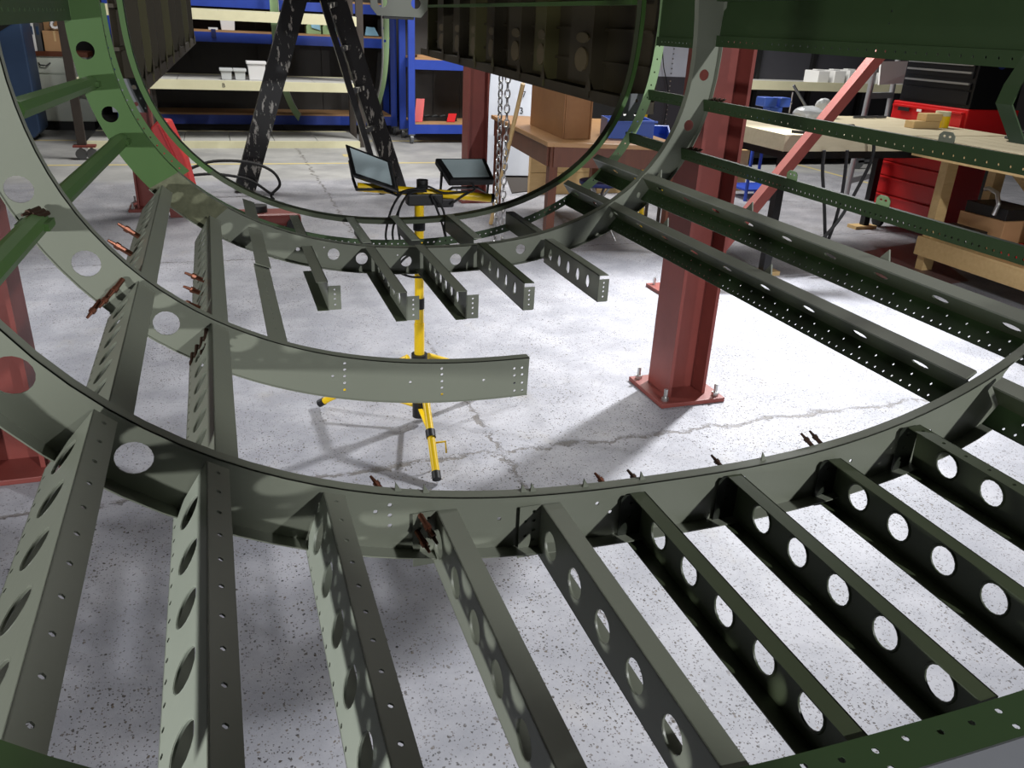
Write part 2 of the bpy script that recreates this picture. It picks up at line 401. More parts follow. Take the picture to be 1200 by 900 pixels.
# --- F0, green frame at the photographer's feet
i0 = curve(SI, (0, .052, .004, .992), -1.25, 1.0); o0 = curve(SO, (0, .052, .003, .985), -1.25, 1.0)
f0 = web('frame', 0, D0 - .05, -1.6, 1.5, [], STEELG, fus, 50, i0, o0); tag(f0, 'dark green frame hoop cut by the lower picture edge')
ph0 = lin_(-1.6, 1.5, 70); L0 = [i0(p) for p in ph0]; S = [0]
for a, b in zip(L0, L0[1:]): S.append(S[-1] + math.dist(a, b))
def along0(s, v, d):
    s = min(max(s, 0), S[-1] - 1e-6); i = max(0, min(len(S) - 2, int(np.searchsorted(S, s)) - 1)); t = (s - S[i]) / (S[i + 1] - S[i])
    x = L0[i][0] + (L0[i + 1][0] - L0[i][0]) * t; z = L0[i][1] + (L0[i + 1][1] - L0[i][1]) * t
    r = Vector((x - FC[0], 0, z - FC[1])).normalized()
    return (x + r.x * d, D0 - v, z + r.z * d)
hs = [circle(S[0] + .04 + .042 * k, v0 + (.004 if k % 3 else 0), .0042, 7) for k in range(int((S[-1] - .08) / .042)) for v0 in ((.014, .036) if k % 4 == 1 else (.014,))]
out0 = [(s, 0) for s in S] + [(s, .048) for s in reversed(S)]
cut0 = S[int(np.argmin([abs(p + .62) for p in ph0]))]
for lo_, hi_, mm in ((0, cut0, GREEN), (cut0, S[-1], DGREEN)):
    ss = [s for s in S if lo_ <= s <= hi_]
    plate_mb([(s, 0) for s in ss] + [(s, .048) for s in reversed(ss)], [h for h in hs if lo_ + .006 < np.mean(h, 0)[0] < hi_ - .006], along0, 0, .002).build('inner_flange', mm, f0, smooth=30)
# --- F2, unfinished frame that stops in mid-air
e2 = phi(at(619, 440, Y=D2))
h2 = [pxhole(101, 309, D2, 35), pxhole(195, 379, D2, 32), pxhole(22, 222, D2, 36), pxhole(45, 270, D2, 16)]
h2 += dots([(404, 426), (404, 433.5), (404, 441), (404, 449), (404, 457), (390, 441), (481, 448), (518, 432), (518, 439), (518, 447), (518, 454.5), (518, 462), (567, 445.5),
            (603, 432), (603, 440), (603, 449), (603, 458), (612, 431), (612, 439), (612, 448.5), (612, 457.5)], D2, .0032)
f2 = web('frame', 2, D2, -1.75, e2, h2, PRIMER, fus, 44); tag(f2, 'unfinished grey-green frame ending in a free squared end above the floor')
flange('inner_flange', IN[2], D2, -1.75, e2, .022, PRIMER, f2, 44)
flange('outer_flange', OUT[2], D2 - .002, -1.75, e2, .022, PRIMER, f2, 44)
# --- F3, green sided frame
pL1, pL2 = phi(at(203, 205, Y=D3)), phi(at(263, 247, Y=D3))
h3g = [pxhole(100, 59, D3, 22), pxhole(129, 134, D3, 20)]
h3m = [pxhole(391, 298, D3, 14), pxhole(424, 303, D3, 14), pxhole(476, 306, D3, 13), pxhole(534, 304, D3, 13), pxhole(610, 292, D3, 11), pxhole(349, 292, D3, 5, 8)] + dots([(380, 290), (437, 300), (466, 299)], D3, .003)
h3r = [pxhole(825, 88, D3, 11), pxhole(807, 147, D3, 11), pxhole(676, 276, D3, 5, 8)]
f3 = web('frame', 3, D3, pL2, 1.02, h3m, PRIMER, fus, 44); tag(f3, 'far frame with a bright green left side and grey-green bottom with round holes')
tag(web('side_segment', 3, D3 - .001, -2.0, pL1, h3g, GREEN, f3, 30), 'bright green side segment')
tag(web('side_segment', 3, D3 - .0005, pL1, pL2, [], DIRTY, f3, 10), 'stained olive segment')
web('side_segment', 3, D3 - .001, 1.02, 1.95, h3r, PRIMER, f3, 26)
flange('inner_flange', IN[3], D3, -2.0, pL1, .024, GREEN, f3, 24)
flange('inner_flange', IN[3], D3, pL1, 1.95, .024, PRIMER, f3, 50)
flange('outer_flange', OUT[3], D3 - .018, pL1, 1.95, .018, PRIMER, f3, 50)
# --- F4, open hoop of two thin rails
f4 = flange('hoop_rail', IN[4], D4, -1.95, 1.95, .034, PRIMER_D, fus, 70); tag(f4, 'thin open hoop of two perforated rails behind the green sided frame')
for a_, b_, mm in ((-1.95, -.95, GREEN), (-.95, .85, PRIMER_D), (.85, 1.95, GREEN)):
    pp = lin_(a_, b_, 28)
    MB().strip([(IN[4](p)[0], D4, IN[4](p)[1]) for p in pp], [(IN[4](p)[0] + .018 * math.sin(p), D4, IN[4](p)[1] - .018 * math.cos(p)) for p in pp], lambda i: (0, .002, 0)).build('rail_lip', mm, f4)
def ring_plate(f, a, b, wid, D, hp, hr, m, parent, name, n=50, thick=.002):
    ph = lin_(a, b, n); pts = [f(p) for p in ph]; nv = [Vector((math.sin(p), -math.cos(p))) for p in ph]
    outl = pts + [(x + v.x * wid, z + v.y * wid) for (x, z), v in reversed(list(zip(pts, nv)))]
    hl = []; acc = 0
    for i in range(1, n):
        acc += math.dist(pts[i - 1], pts[i])
        while acc >= hp:
            acc -= hp; q = Vector(pts[i]) + nv[i] * (wid * .5) - (Vector(pts[i]) - Vector(pts[i - 1])).normalized() * acc
            hl.append(circle(q.x, q.y, hr, 6))
    return plate_mb(outl, hl, xz(D), 0, thick).build(name, m, parent)
ring_plate(OUT[4], -1.25, .86, .030, D4, .022, .0032, DGREEN, f4, 'outer_rail')
tag(ring_plate(OUT[4], .86, 1.75, .036, D4, .045, .0035, LGREEN, f4, 'outer_rail', 30), 'pale green upright rail segment')
tag(ring_plate(curve(SI, (.0102, .0007, -.0366, .0039, 1.0066), -1.614, 1.714, .05), -1.6, -1.0, .03, D4 - .01, .03, .003, GREEN, f4, 'outer_rail', 20), 'green rail segment on the left side')

# --- straight members along the fuselage (direction Y)
def member(name, x, z, n, fl, depth, wid, ya, yb, m, parent, hole=None, rivet=None, fm=None, lower=True, endtab=0, label=None, fw2=None, lowm=None):
    """channel: web from (x, z) along n, flanges to side fl; hole = (first y, pitch, count, radius along, radius across)"""
    n = Vector((n[0], 0, n[1])).normalized(); t = Vector((-n.z, 0, n.x)) * fl
    if t.x * fl < 0: t = -t
    o = Vector((x, 0, z))
    fn = lambda u, v, d: o + Vector((0, u, 0)) + n * v + t * d
    hl = []
    if hole:
        y0, pit, cnt, ra, rb = hole[:5]; c = hole[5] if len(hole) > 5 else .5
        hl = [circle(y0 - pit * i, depth * c, rb, 16, ra) for i in range(cnt) if ya + .02 < y0 - pit * i < yb - .01]
        if rivet == 'web' or rivet == 'both':
            hl += [circle(yy, depth * .93, .0032, 6) for yy in np.arange(ya + .02, yb - .01, .03)]
    ob = plate_mb([(ya, 0), (yb, 0), (yb, depth), (ya, depth)], hl, fn, 0, .002).build(name, m, parent)
    if label: tag(ob, label)
    ff = lambda u, v, d: o + Vector((0, u, 0)) + t * v + n * d
    rv = [circle(yy, wid * .5, .0034, 6) for yy in np.arange(ya + .02, yb - .01, .046)] if rivet in ('flange', 'both') else []
    plate_mb([(ya, 0), (yb, 0), (yb, wid), (ya, wid)], rv, ff, 0, .002).build('flange', fm or m, ob)
    if lower:
        w2 = fw2 or wid
        plate_mb([(ya, 0), (yb, 0), (yb, w2), (ya, w2)], [], lambda u, v, d: o + n * (depth - .002) + Vector((0, u, 0)) + t * v + n * d, 0, .002).build('flange', lowm or m, ob)
    if hole:   # pressed rims round the lightening holes
        rim = None
        for h in hl:
            if len(h) == 16:
                c0 = np.mean(h, 0)
                if rim is None:
                    rim = MB().ring((0, 0, 0), 1, .0022, t, 16, 5, hole[3] + .001, hole[4] + .001, (0, 1, 0)).mesh('pressed_rim', m); shade(rim, 60)
                r_ = link('pressed_rim', rim, ob); r_.location = fn(c0[0], c0[1], .002)
    if endtab:
        y = ya if endtab > 0 else yb
        q = lambda u, v, d: o + Vector((0, y + d, 0)) + t * u + n * v
        plate_mb([(0, .006), (.034, .006), (.034, depth - .006), (0, depth - .006)], [circle(.02, depth * k, .003, 6) for k in (.25, .42, .58, .75)], q, -.002, 0).build('end_tab', fm or m, ob)
    return ob
H5 = (.045 / 2, .045 / 2)
# near bay, frame F1 to F0
nb = []
for x, z, side, n_, dep, y0, lab, riv in [
        (-.165, 1.170, 1, (-.66, -.75), .095, .915, 'slanted side stringer nearest the left edge, dotted with rivet holes', 'both'),
        (-.050, 1.085, 1, (-.53, -.85), .090, .905, 'pale slanted stringer with lens-shaped holes and riveted dark flange', 'both'),
        (.090, 1.018, 1, (-.32, -.95), .088, .915, 'steep stringer with dark oval holes and riveted top', 'both'),
        (.246, .962, 1, (-.04, -1), .088, .940, 'floor beam with round holes, fourth from the left in the near bay', None),
        (.408, .946, 1, (-.02, -1), .088, .914, 'floor beam with round holes under the free end of the frame', None),
        (.582, .942, -1, (0, -1), .085, .900, 'dark floor beam with cut round holes, left of the middle right', None),
        (.757, .948, -1, (0, -1), .085, .888, 'dark floor beam with cut round holes, in line with the red column', None),
        (.955, .950, -1, (0, -1), .085, .900, 'dark floor beam second from the right edge', None),
        (1.113, .995, -1, (.08, -1), .085, .886, 'dark floor beam at the right edge with rivets along its top', 'flange')]:
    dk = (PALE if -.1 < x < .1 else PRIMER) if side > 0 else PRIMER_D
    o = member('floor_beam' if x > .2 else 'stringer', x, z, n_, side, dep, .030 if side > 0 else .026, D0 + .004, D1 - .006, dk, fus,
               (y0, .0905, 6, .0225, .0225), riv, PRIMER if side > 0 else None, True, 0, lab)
    nb.append(o)
# end brackets fixing the beams to F1
for i, (x, z) in enumerate([(.582, .942), (.757, .948), (.955, .950), (1.113, .995)]):
    q = lambda u, v, d: (x - u, D1 - .004 + d, z - v)
    plate_mb([(0, .003), (.036, .003), (.040, .009), (.040, .084), (.034, .090), (0, .090)], [circle(.022, .085 * k, .0028, 6) for k in (.2, .5, .8)], q, -.002, 0).build('end_bracket', BRKT, nb[5 + i])
for x, z in [(.246, .962), (.408, .946)]:
    q = lambda u, v, d: (x - u, D1 - .004 + d, z - v)
    plate_mb([(0, .0), (.034, .0), (.034, .09), (0, .09)], [circle(.011, .085 * k, .0030, 6) for k in (.12, .3, .5, .7, .88)] + [circle(.024, .085 * k, .0026, 6) for k in (.3, .6, .88)], q, -.002, 0).build('end_bracket', PRIMER, f1)
# middle bay, F1 to F2 to F3
for (ya, yb) in ((D1 + .024, D2 - .004), (D2 + .024, D3 - .02)):
    for x, z, n_, lab in ((-.158, 1.150, (-.66, -.75), 'left slanted stringer running between the frames, slotted web'), (-.042, 1.062, (-.53, -.85), 'second slanted stringer between the frames with pale slotted web')):
        member('stringer', x, z, n_, 1, .09, .034, ya, yb, PRIMER, fus, (yb - .05, .072, 14, .021, .0225), 'web', None, True, 0, lab)
plate_mb([(D2 + .02, 0), (2.12, 0), (2.12, .040), (D2 + .02, .040)], [circle(y, .02, .0022, 6) for y in np.arange(1.64, 2.1, .032)], lambda u, v, d: Vector((.058, u, 1.012)) + Vector((.93, 0, -.36)) * v + Vector((0, 0, d)), 0, .003).build('strap', PRIMER, fus)['label'] = 'flat riveted strap leading to the unfinished frame'
plate_mb([(2.10, 0), (D4 + .03, 0), (D4 + .03, .040), (2.10, .040)], [], lambda u, v, d: Vector((.062, u, 1.018)) + Vector((.93, 0, -.36)) * v + Vector((0, 0, d)), 0, .003).build('strap', PRIMER, fus)
# far bay beams, F4 through F3 to their free ends
for x, z, side, yb_end, ho, tab, top, lab in [
        (.240, .962, -1, 2.10, None, 1, PRIMER, 'short far beam with plain web and pale end tab, leftmost of the cantilevered beams'),
        (.432, .950, -1, 2.01, (2.40, .075, 6, .017, .021), 0, PRIMER, 'far cantilevered beam just left of the yellow stand pole'),
        (.588, .952, -1, 1.985, (2.38, .062, 6, .015, .021), 0, PRIMER, 'far cantilevered beam with holes just right of the yellow stand pole'),
        (.765, .950, 1, 2.03, (2.42, .078, 5, .012, .021), 0, PRIMER_D, 'far cantilevered beam with black riveted top at its free end'),
        (1.000, .955, 1, 2.045, (2.50, .075, 7, .014, .020), 0, PRIMER, 'longest far cantilevered beam with oval holes nearest the red column')]:
    o = member('floor_beam', x, z, (0, -1), side, .08, .030, yb_end, D3 - .02, PRIMER, fus, ho, None, top, True, 0, lab, lowm=PRIMER_D)
    o2 = member('beam_extension', x, z + .004, (0, -1), side, .06, .030, D3 + .026, D4 - .002, PRIMER_D, o, None, 'flange', PALE if x in (.432, .588, .765) else PRIMER, False)
    q = lambda u, v, d: (x + u, yb_end - d, z - v)
    plate_mb([(0, .012), (.032, .012), (.032, .078), (0, .078)], [circle(.016, .08 * k, .003, 6) for k in (.28, .44, .6, .8)], q, 0, .002).build('end_tab', PRIMER, o)
# near side of each frame: rails on the right
def zrail(x, z, ya, yb, lab):
    P0 = Vector((x, 0, z)); t = Vector((.80, 0, .60)); n = Vector((.60, 0, -.80))
    def sl(o, e, w_, m, name, parent, holes=(), th=.003):
        k = o.copy(); a = Vector((0, 0, 0))
        nn = e.cross(Vector((0, 1, 0))).normalized()
        return plate_mb([(ya, 0), (yb, 0), (yb, w_), (ya, w_)], list(holes), lambda u, v, d: k + Vector((0, u, 0)) + e * v + nn * d, 0, th).build(name, m, parent)
    a = sl(P0, t, .024, PRIMER, 'rail', fus, th=.006); tag(a, lab)
    ov = [circle(y, .022, .008, 10, .022) for y in np.arange(ya + .12, yb - .05, .17)]
    sl(P0, n, .045, PRIMER_D, 'rail_web', a, ov)  # web in the darker primer, standing in for the shadow in the gap
    P2 = P0 + n * .045; e = Vector((-.62, 0, -.78))
    rows = [circle(y, .034, .0032, 6) for y in np.arange(ya + .03, yb - .02, .024)] + [circle(y, .012, .0032, 6) for y in np.arange(ya + .04, yb - .02, .05)]
    sl(P2 + Vector((.0, 0, .0)), e, .044, DGREEN, 'perforated_angle', a, rows)
    mb = MB()
    for y in np.arange(ya + .62, yb - .3, .52):   # little triangular clips standing on the rail
        c = P0 + t * .022 + Vector((0, float(y), 0))
        mb.add([c, c + Vector((0, .035, 0)), c + Vector((.004, .012, .028)), c + Vector((.004, 0, 0)), c + Vector((.004, .035, 0)), c + Vector((.008, .012, .028))], [(0, 1, 2), (5, 4, 3), (0, 3, 4, 1), (1, 4, 5, 2), (2, 5, 3, 0)])
        # one clip per object keeps it countable
        mb.build('clip', PRIMER, a); mb = MB()
    return a
r2 = zrail(1.238, 1.050, D1 + .03, D4 + .02, 'lower double rail with green perforated angle running to the near frame')
zrail(1.255, 1.052, D0, D1 - .01, 'short length of double rail beyond the near frame at the right edge')
r1 = zrail(1.352, 1.145, .75, D4 + .02, 'upper double rail with green perforated angle crossing the red column')
for x, z, ya, lab in ((1.483, 1.243, .85, 'dark green perforated stringer crossing the middle of the red column'), (1.545, 1.400, .9, 'dark green perforated stringer crossing the upper red column')):
    rows = None
    n = Vector((.16, 0, -.987))
    for a_, b_, pit, pr_ in ((ya, D3 - .004, .03, None), (D3 + .03, D4 + .03, .022, 1)):
        hl = [circle(y, .022, .0034, 6) for y in np.arange(a_ + .03, b_ - .02, pit if z > 1.3 else .018)]
        k = Vector((x, 0, z))
        so = plate_mb([(a_, 0), (b_, 0), (b_, .034), (a_, .034)], hl, lambda u, v, d: k + Vector((0, u, 0)) + n * v + Vector((d, 0, 0)), 0, .003).build('stringer', DGREEN, fus)
        tag(so, lab if a_ < 2 else 'short dark green stringer behind the far frame')
        MB().lohi((x, a_, z), (x + .014, b_, z + .003)).build('flange', DGREEN, so)
        MB().lohi((x + .008, a_, z - .034), (x + .034, b_, z - .031)).build('flange', DGREEN, so)
        if a_ < 2:
            for k2 in range(3): cleco((x + .01 + .004 * k2, D3 - .03 - .022 * k2, z + .003), (0, -.9, .25), so, True, .8)
            for yy in ((1.55, 1.9) if z < 1.3 else (1.47,)):
                p = Vector((x + .004, yy, z))
                plate_mb([(-.014, 0), (.014, 0), (.014, .018), (.008, .026), (-.008, .026), (-.014, .018)], [circle(-.005, .016, .003, 6), circle(.005, .016, .003, 6)], lambda u, v, d: p + Vector((d, u * 1.6, v)), 0, .002).build('clip', LGREEN if z < 1.3 else PRIMER, so)
# bent strap on the upper stringer at the right edge
bs = MB(); bp_ = [at(1192, 168, Y=1.33), at(1176, 122, Y=1.33), at(1186, 100, Y=1.32), at(1206, 70, Y=1.31), at(1230, 40, Y=1.30)]
bs.strip([p + Vector((0, -.02, 0)) for p in bp_], [p + Vector((0, .02, 0)) for p in bp_], lambda i: (.003, 0, .001))
tag(bs.build('bent_strap', DGREEN, fus), 'bent green strap at the right edge above the upper stringer')
# wide longeron sheets on both sides
lon = plate_mb([(.8, 0), (D3 - .004, 0), (D3 - .004, .26), (.8, .26)], [circle(y, .045 + .028 * (k % 5), .003, 6) for y in (1.32, 1.75) for k in range(5)] + [circle(y, .135, .0022, 6) for y in np.arange(.86, 2.46, .03)],
               lambda u, v, d: (1.572 + .25 * v * v + d, u, 1.60 + v), 0, .002).build('longeron_sheet', DGREEN, fus); tag(lon, 'wide dark green longeron sheet along the top right')
plate_mb([(.8, 0), (D3 - .004, 0), (D3 - .004, .034), (.8, .034)], [circle(y, .017, .0034, 6) for y in np.arange(.84, 2.47, .033)], lambda u, v, d: (1.562 + d, u, 1.566 + v), 0, .002).build('perforated_edge', DGREEN, lon)
MB().lohi((1.545, .8, 1.700), (1.60, D3 - .004, 1.703)).build('stiffener', DGREEN, lon)
lon2 = plate_mb([(D3 + .03, 0), (D4, 0), (D4, .26), (D3 + .03, .26)], [], lambda u, v, d: (1.565 + d, u, 1.585 + v), 0, .002).build('longeron_sheet', DGREEN, fus); tag(lon2, 'short dark green longeron sheet behind the far frame')
plate_mb([(D3 + .03, 0), (D4, 0), (D4, .03), (D3 + .03, .03)], [circle(y, .014, .003, 6) for y in np.arange(D3 + .05, D4 - .02, .025)], lambda u, v, d: (1.558 + d, u, 1.556 + v), 0, .002).build('perforated_edge', DGREEN, lon2)
lol = plate_mb([(1.0, 0), (D3 - .004, 0), (D3 - .004, .24), (1.0, .24)], [circle(y, .02, .0036, 6) for y in np.arange(1.1, 2.45, .05)], lambda u, v, d: (-.322 - d, u, 1.566 + v), 0, .002).build('longeron_sheet', DGREEN, fus); tag(lol, 'dark green longeron sheet in the top left corner')
MB().lohi((-.345, 1.0, 1.562), (-.322, D3 - .004, 1.566)).build('perforated_edge', DGREEN, lol)
# green tubes on the left side
def strut(a, b, lab):
    o = MB().tube([a, b], .019, 8).build('strut', GREEN, fus, smooth=20); tag(o, lab)
    d = (Vector(b) - Vector(a)).normalized()
    MB().bar(Vector(a) + d * .0, Vector(a) + d * .05, .05, .012).build('end_fitting', GREEN, o)
    return o
s1 = strut((-.300, D3 - .006, 1.412), (-.312, D2 + .03, 1.436), 'upper green strut between the left frames')
s2 = strut((-.246, D3 - .006, 1.268), (-.300, D2 + .03, 1.262), 'lower green strut between the left frames')
s3 = strut((-.298, D2 - .004, 1.262), (-.318, 1.0, 1.258), 'short green strut in front of the left frame at the picture edge')
for k in range(3): cleco((-.292 + .006 * k, D2 - .01, 1.285 - .004 * k), (-.5, -.8, -.1), s3, True, .9)
# clecos
def fc(px, py, Y, d, parent, dark=False, s=1.0): return cleco(at(px, py, Y=Y), d, parent, dark, s)
for px, py in ((144, 327), (132, 340), (118, 352)): fc(px, py, D2 - .004, (-.45, -.55, -.45), f2, False, .95)
for px, py in ((242, 386), (237, 396), (231, 405), (226, 414)): fc(px, py, D2 - .006, (-.1, -.9, -.5), f2, True, .9)
for px, py in ((492, 603), (497, 612), (488, 622)): fc(px, py, D1 - .004, (.25, -.8, -.35), f1, py == 612, .9)
for px, py, dk in ((452, 576, 0), (714, 570, 0), (752, 566, 1), (850, 548, 1), (955, 522, 1), (965, 519, 1)):
    fc(px, py + 4, D1 + .022, (-.45, .55, .55), f1, bool(dk), .8)
for px, py, Y in ((164, 278, 2.05), (154, 298, 1.93)): cleco(at(px, py, Y=Y), (-.75, -.1, .62), fus.children[0], False, 1.25)
for px, py, Y in ((242, 330, 1.95), (241, 346, 1.88), (236, 362, 1.80)): cleco(at(px, py, Y=Y), (-.85, 0, .45), fus.children[0], False, 1.15)
# pointed clips standing on the flange of the near frame
for px in (462, 497, 613, 624, 690, 755, 902):
    ph_ = phi(at(px, 588 if px < 640 else 572, Y=D1)); x, z = IN[1](ph_)
    MB().add([(x - .004, D1 + .01, z), (x + .006, D1 + .01, z), (x - .002, D1 + .012, z + .014), (x - .004, D1 + .013, z), (x + .006, D1 + .013, z), (x - .002, D1 + .015, z + .014)],
             [(0, 1, 2), (5, 4, 3), (0, 3, 4, 1), (1, 4, 5, 2), (2, 5, 3, 0)]).build('clip', PRIMER, f1)

# --- unseen side panel added behind the camera to shade the near beams
sk_shade = MB().prism([(-3.0, 1.3), (-1.15, 1.3), (-1.15, 2.35), (-3.0, 2.35)], lambda u, v, d: (1.58 + d - .25 * max(0, v - 1.8) ** 2, u, v), 0, .003).build('skin_panel', DGREEN, fus); tag(sk_shade, 'added unseen green ribbed panel shading the near beams')
for y_ in (-2.95, -2.4, -1.8, -1.2): MB().lohi((1.52, y_ - .01, 1.3), (1.58, y_ + .01, 2.0)).build('rib', DGREEN, sk_shade)
# --- skinned tail panels further back
def skin(Xf, ya, yb, za, zb, ribs, side, lab):
    """side wall: outer skin, inner sheets with paler ovals for holes, ribs and a bottom chord"""
    def q(y, z, d): return (Xf(y) + side * (-d), y, z)
    zl = lambda y: za + (zb - za) * (y - ya) / (yb - ya)
    top = 2.0
    sk = MB().prism([(ya, zl(ya)), (yb, zl(yb)), (yb, top), (ya, top)], q, -.06, -.062).build('skin_panel', BROWN, fus); tag(sk, lab)
    MB().prism([(ya, zl(ya) - .01), (yb, zl(yb) - .01), (yb, zl(yb) + .035), (ya, zl(ya) + .035)], q, .004, -.062).build('bottom_chord', BROWN, sk)
    for z_ in (1.47, 1.60, 1.76):
        MB().prism([(ya, z_ - .006), (yb, z_ - .006 ), (yb, z_ + .006), (ya, z_ + .006)], q, -.045, -.06).build('stringer_strip', BROWN, sk)
    for i, y in enumerate(ribs):
        rb = MB().prism([(y - .008, zl(y)), (y + .008, zl(y)), (y + .008, top), (y - .008, top)], q, .01, -.06).build('rib', BROWN_L if i % 3 == 1 else BROWN, sk)
        if i + 1 < len(ribs):
            y2 = ribs[i + 1]; wd = min(.30, (y2 - y) * .62); c = y + wd * .5
            if True:
                ol = [(y + .008, zl(y) + .06), (y + wd, zl(y) + .06), (y + wd, top), (y + .008, top)]
                sh_ = MB().prism(ol, q, -.02, -.022).build('rib_sheet', BROWN_L if i % 3 == 1 else BROWN, sk)
                for zc_, rz_ in ((1.475, .05), (1.565, .022)): MB().prism(circle(c, zc_, rz_, 16, wd * .22), q, -.012, -.021).build('hole_oval', TAN, sk)  # paler raised ovals added in place of open lightening holes
        MB().add([q(y - .03, zl(y) + .03, .012), q(y + .03, zl(y) + .03, .012), q(y, zl(y) + .10, .012), q(y - .03, zl(y) + .03, .009), q(y + .03, zl(y) + .03, .009), q(y, zl(y) + .10, .009)],
                 [(0, 1, 2), (5, 4, 3), (0, 3, 4, 1), (1, 4, 5, 2), (2, 5, 3, 0)]).build('rib_gusset', BROWN_L if i in (3, 4) else BROWN, sk)
    return sk
XR = lambda y: 1.565 - .012 * (y - 3)
def yat(px, py, X): return at(px, py, X=X).y
rr = sorted([yat(px, 60, 1.54) for px in (505, 522, 540, 558, 579, 609, 637, 690)])
skr = skin(XR, 2.98, yat(490, 40, 1.5), 1.315, 1.378, rr, 1, 'dark brown ribbed skin panel above the wooden desk')
XL = lambda y: -.235 + .05 * (y - 3.1)
skl = skin(XL, 3.15, 6.2, 1.335, 1.405, [3.3, 3.55, 3.8, 4.1, 4.45, 4.8, 5.2, 5.6, 6.0], -1, 'dark brown ribbed skin panel beside the rack shelves')
zc_ = at(640, 7, X=1.52).z
MB().lohi((1.5, 3.0, zc_), (1.545, 6.3, zc_ + .016)).build('top_chord', GREEN, skr)
roof = []  # unseen roof added over the tail to keep lamp light off the panels
for yv in (3.0, 6.2):
    for k in range(9):
        a = PI * k / 8; xc, hw = (XL(yv) + XR(yv)) / 2, (XR(yv) - XL(yv)) / 2 + .06
        roof.append((xc - hw * math.cos(a), yv, 2.0 + .45 * math.sin(a)))
MB().add(roof + [(x_, y_, z_ + .003) for x_, y_, z_ in roof], [(i, i + 1, i + 10, i + 9) for i in range(8)] + [(i + 18, i + 27, i + 28, i + 19) for i in range(8)]).build('shade_roof', BROWN, skr, smooth=40)
# grey lug plate at the end of the right panel
lpc = at(468, 3, Y=5.2)
lp = plate_mb([(-.17, .2), (.17, .2), (.17, -.03), (.13, -.075), (-.13, -.075), (-.17, -.03)], [circle(-.10, .0, .03, 14), circle(.10, .0, .03, 14)],
              lambda u, v, d: Vector((lpc.x, 5.2, lpc.z)) + Vector((u, d, v)), 0, .012).build('lug_plate', PRIMER, fus); tag(lp, 'grey two-hole lug plate hanging at the top of the view')
MB().lohi((lpc.x - .09, 5.213, lpc.z - .09), (lpc.x + .09, 5.27, lpc.z - .03)).build('lug_block', BLACK, lp)
# pale bracket plates where the hoop meets the skins
for c, X_ in (((768 - 28, 126), 1.47), ((150, 112), -.225)):
    p = at(*c, Y=2.93)
    plate_mb([(-.05, -.05), (.05, -.05), (.05, .05), (-.05, .05)], [circle(a, b_, .007, 8) for a in (-.025, .02) for b_ in (-.025, .025)], lambda u, v, d: p + Vector((u, d, v)), 0, .003).build('hoop_bracket', STEELG, f4)

# ------------------------------------------------------------------ red steel columns
def quadbox(c4, th, name, m, parent=None, bevel=0):
    c4 = [Vector(c) for c in c4]; n = (c4[1] - c4[0]).cross(c4[3] - c4[0]).normalized() * th
    return MB().add(c4 + [c + n for c in c4], [(3, 2, 1, 0), (4, 5, 6, 7)] + [(i, (i + 1) % 4, 4 + (i + 1) % 4, 4 + i) for i in range(4)]).build(name, m, parent, bevel=bevel)
def column(x, y, lab, sz=.20, pl=.34, h=3.4, bolts=True):
    t = thing('steel_column', lab, 'column', (x, y, 0), 'red steel columns')
    a = sz / 2; mb = MB()
    prof = [(-a, -a), (-a + .016, -a), (-a + .016, -.006), (a - .016, -.006), (a - .016, -a), (a, -a), (a, a), (a - .016, a), (a - .016, .006), (-a + .016, .006), (-a + .016, a), (-a, a)]
    mb.prism(prof, lambda u, v, d: (x + u, y + v, d), .02, h); mb.build('shaft', RED, t)
    bp = MB().box((x, y, .011), (pl, pl, .022)).build('base_plate', RED, t, bevel=.003)
    for sx in (-1, 1):
        for sy in (-1, 1):
            bx, by = x + sx * (pl / 2 - .035), y + sy * (pl / 2 - .035)
            MB().cyl((bx, by, .022), (bx, by, .082), .009, None, 10).cyl((bx, by, .022), (bx, by, .040), .017, None, 6).build('anchor_bolt', STEEL, bp)
    return t
column(2.005, 3.145, 'large red steel column standing on a bolted plate right of the yellow stand')
column(-.815, 3.135, 'red steel column at the left picture edge behind the frames')
column(2.345, 7.78, 'red steel column between the blue rack and the wooden desk')
column(-.60, 7.72, 'red steel column behind the green left side of the far frame')
lug = MB(); 
# diagonal brace and its foot
YB = 4.62
b0, b1 = at(792, 352, Y=YB), at(1062, 25, Y=YB)
tb = thing('diagonal_brace', 'slanting red steel brace in front of the workbench', 'brace', (b0.x, YB, 0))
MB().bar(b0, b1, .07, .075, (0, 1, 0)).build('brace_bar', RED, tb)
MB().box((b0.x, YB, .011), (.32, .3, .022)).build('base_plate', RED, tb)
MB().lohi((b0.x - .05, YB - .05, .02), (b0.x + .05, YB + .05, max(b0.z, .1))).build('foot_block', RED, tb)
for sx, sy in ((-1, -1), (1, -1), (-1, 1), (1, 1)): MB().cyl((b0.x + .12 * sx, YB + .11 * sy, .02), (b0.x + .12 * sx, YB + .11 * sy, .07), .01).build('anchor_bolt', STEEL, tb)

